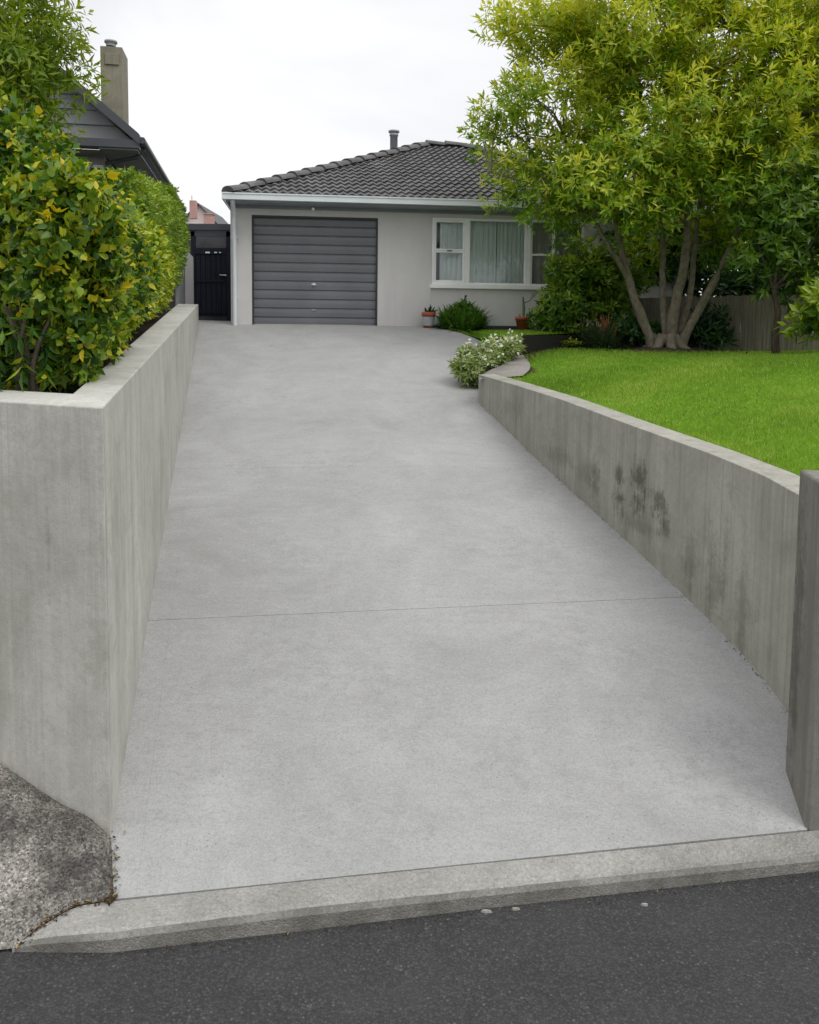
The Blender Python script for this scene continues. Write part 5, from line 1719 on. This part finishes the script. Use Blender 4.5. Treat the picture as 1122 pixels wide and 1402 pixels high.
# ------------------------------------------------------------------ grass blades
def grass(name, inside, zf, x0, x1, y0, y1, dens, label, hmin=.022, hmax=.05):
    n = int((x1 - x0) * (y1 - y0) * dens)
    X = RNG.uniform(x0, x1, n); Y = y0 + (y1 - y0) * RNG.uniform(0, 1, n)
    d = np.maximum(Y, 3)
    kp = RNG.uniform(0, 1, n) < np.clip((6.5 / d) ** 1.4, 0, 1)
    kp &= inside(X, Y)
    X, Y = X[kp], Y[kp]; n = len(X)
    Z = zf(X, Y)
    P = np.stack([X, Y, Z], 1)
    D = np.stack([RNG.normal(0, .45, n), RNG.normal(0, .45, n), np.ones(n)], 1)
    sc = np.clip(Y / 6.5, .8, 1.8)
    L_ = RNG.uniform(hmin, hmax, n) * np.clip(1 + .45 * lumps(P, 21, 2.0), .4, 2); Wd = .0042 * sc * RNG.uniform(.7, 1.3, n)
    t = np.clip(.45 + .20 * lumps(P, 33, 1.0) + .20 * lumps(P, 35, 4.0) + RNG.normal(0, .17, n), 0, 1)
    t[RNG.uniform(0, 1, n) < .025] = .95
    T = np.array([[0, -.5, 0], [0, .5, 0], [.55, .4, .06], [.55, -.4, .06], [1, 0, .25]], float)
    o = leaf_object(name, [leaf_arrays(P, D, rand_unit(n), L_, Wd, t, (T, [(0, 1, 2, 3), (3, 2, 4)]))], M['grass'])
    return tag(o, label, 'grass', kind='stuff')
# bilinear lookup of lawn height on a table (fast)
gx = np.linspace(0.5, 11.5, 90); gy = np.linspace(yl0, yl1, 90)
tab = np.array([[wall_z_blend(x, y) for x in gx] for y in gy])
def ztab(X, Y):
    fx__ = np.clip((X - gx[0]) / (gx[1] - gx[0]), 0, 88.999); fy__ = np.clip((Y - gy[0]) / (gy[1] - gy[0]), 0, 88.999)
    i, j = fx__.astype(int), fy__.astype(int); a_, b_ = fx__ - i, fy__ - j
    return (tab[j, i] * (1 - a_) * (1 - b_) + tab[j, i + 1] * a_ * (1 - b_) + tab[j + 1, i] * (1 - a_) * b_ + tab[j + 1, i + 1] * a_ * b_) - .016
lby = np.array([p[0] for p in LB]); lbx = np.array([p[1] for p in LB])
def in_lawn(X, Y):
    ok = X > np.interp(Y, lby, lbx) + .01
    ok &= (X < .56 * Y + .6) | ((X < .8 * Y + 2.0) & (RNG.uniform(0, 1, len(X)) < .4))
    ok &= Y > bk_w.y + (X - bk_w.x) * street.y / street.x + .01
    ok &= (((X - tb.x) / .95) ** 2 + ((Y - tb.y) / .6) ** 2 > 1) | (RNG.uniform(0, 1, len(X)) < .12)
    return ok
grass('grass', in_lawn, ztab, .7, 10.5, yl0, 14.4, 4600, 'short mown green grass of the raised lawn')
uA = np.array([[p.x, p.y] for p in fr3])
def in_up(X, Y):
    u_ = (X - HO.x) * hr.x + (Y - HO.y) * hr.y; bky = HO.y + u_ * hr.y
    o_ = np.argsort(uA[:, 0])
    return (Y > np.interp(X, uA[o_, 0], uA[o_, 1]) + .02) & (Y < bky - .1) & (X > uA[:, 0].min())
def zf_up(X, Y):
    o_ = np.argsort(uA[:, 0]); fz_a = np.array([p.z for p in fr3])
    yf = np.interp(X, uA[o_, 0], uA[o_, 1]); zf_ = np.interp(X, uA[o_, 0], fz_a[o_])
    u_ = (X - HO.x) * hr.x + (Y - HO.y) * hr.y; yb = HO.y + u_ * hr.y
    t = np.clip((Y - yf) / np.maximum(yb - yf, .05), 0, 1)
    return zf_ * (1 - t) + zU(0, 15.5) * t + .02 * np.sin(PI * t)
grass('grass', in_up, zf_up, .4, 4.2, 12.5, 16, 5200, 'narrow strip of bright grass below the house window')

# ------------------------------------------------------------------ litter
def litter(name, label, pts, n, spread, size, zf, mat):
    pts = [Vector(p) for p in pts]; P = []
    for _ in range(n):
        i = random.randrange(len(pts) - 1); q = pts[i].lerp(pts[i + 1], random.random())
        x, y = q.x + random.gauss(0, spread), q.y + random.gauss(0, spread)
        P.append((x, y, zf(x, y, q.z) + random.uniform(.001, .006)))
    P = np.array(P); D = rand_unit(n); D[:, 2] *= .2
    L_ = RNG.uniform(.4, 1.3, n) * size
    o = leaf_object(name, [leaf_arrays(P, D, np.tile([0, 0, 1.0], (n, 1)) + .4 * rand_unit(n), L_, L_ * .55, RNG.uniform(0, 1, n), BIG)], mat)
    return tag(o, label, 'leaf litter', kind='stuff')
L_LITTER = m_leaf('litter_bits', [(0.0, (0.030, 0.022, 0.014)), (0.6, (0.085, 0.060, 0.035)), (0.92, (0.16, 0.11, 0.05)), (1.0, (0.42, 0.27, 0.06))], 0.8, 0.05, .1)
zhi = lambda x, y, z: max(z, zramp(x, y)) + .008
litter('leaf_litter', 'crumbs of dead leaf caught between the footpath and the driveway', [corner, kerbL, kerbL + Vector((-.02, -.02, 0))], 170, .012, .016, zhi, L_LITTER)
litter('leaf_litter', 'crumbs of dead leaf along the back of the kerb flare', [ramp(150, 1234), ramp(105, 1240), hit(62, 1266, zramp), hit(24, 1297, lambda x, y: .02)], 150, .012, .016, zhi, L_LITTER)
litter('leaf_litter', 'thin line of grit and leaf bits along the foot of the stained wall', [Vector((p.x - .015, p.y, zramp(p.x, p.y))) for p in rp[2:]], 260, .012, .014, lambda x, y, z: zramp(x, y) + .002, L_LITTER)
litter('leaf_litter', 'scattered dead leaves under the lawn tree', [tb + Vector((-1.2, -.5, 0)), tb + Vector((1.4, -.6, 0)), tb + Vector((.2, -1.4, 0))], 110, .30, .05, lambda x, y, z: zlawn(x, y) + .025, L_LITTER)
litter('leaf_litter', 'grit and leaf bits lying in the gutter below the kerb', [Vector((p.x, p.y - .03, .004)) for p in fl], 150, .02, .012, lambda x, y, z: .006, L_LITTER)

r_ = random.Random(9)
for i, (px, py, lab) in enumerate([(157, 1153, 'yellow fallen leaf at the foot of the wall corner'), (170, 1141, 'small orange fallen leaf lying on the driveway near the wall corner'), (158, 1172, 'brown fallen leaf in the joint between footpath and driveway'), (157, 1190, 'dark brown leaf scrap in the joint just above the kerb'), (100, 1236, 'yellowish leaf scrap where footpath meets kerb'), (66, 1258, 'tan leaf scrap beside the kerb flare'), (22, 1303, 'yellow leaf in the gutter at the kerb tip')]):
    p = ramp(px, py)
    P = np.array([[p.x, p.y, max(p.z, .0) + .012]])
    D = np.array([[r_.uniform(-1, 1), r_.uniform(-1, 1), .1]])
    tag(leaf_object('fallen_leaf', [leaf_arrays(P, D, np.array([[0, 0, 1.]]), np.array([.02]), np.array([.012]), np.array([r_.uniform(.3, 1)]), BIG)], L_BROWN), lab, 'leaf', 'fallen leaves along the driveway edge')
M['chip'] = m_paint('pale_stone_chip', (0.29, 0.28, 0.26), .8, .25, 40)
for (px, py, sz, lab) in [(666, 1246, .017, 'pale flat stone chip on the road at the foot of the kerb'), (706, 1242.5, .013, 'smaller pale chip right of the flat one by the kerb'), (884, 1237, .014, 'single pale chip lying out on the asphalt')]:
    p = hit(px, py, lambda X, Y: .012)
    m = MB(); n = 7; ring = [(p.x + sz * 1.5 * r_.uniform(.6, 1.2) * math.cos(2 * PI * k_ / n), p.y + sz * .5 * r_.uniform(.6, 1.2) * math.sin(2 * PI * k_ / n)) for k_ in range(n)]
    m.add([(x, y, p.z - .012) for x, y in ring] + [(p.x + (x - p.x) * .8, p.y + (y - p.y) * .8, p.z - .002) for x, y in ring], [tuple(range(n, 2 * n))] + [(k_, (k_ + 1) % n, n + (k_ + 1) % n, n + k_) for k_ in range(n)])
    tag(m.build('stone_chip', M['chip']), lab, 'stone', 'pale chips on the road')

# ------------------------------------------------------------------ render settings
S.view_settings.view_transform = 'Standard'
S.view_settings.look = 'None'
S.view_settings.exposure = 0.1
S.view_settings.gamma = 1.0
S.render.engine = 'CYCLES'
S.cycles.max_bounces = 8
S.cycles.transparent_max_bounces = 12
S.cycles.use_denoising = True
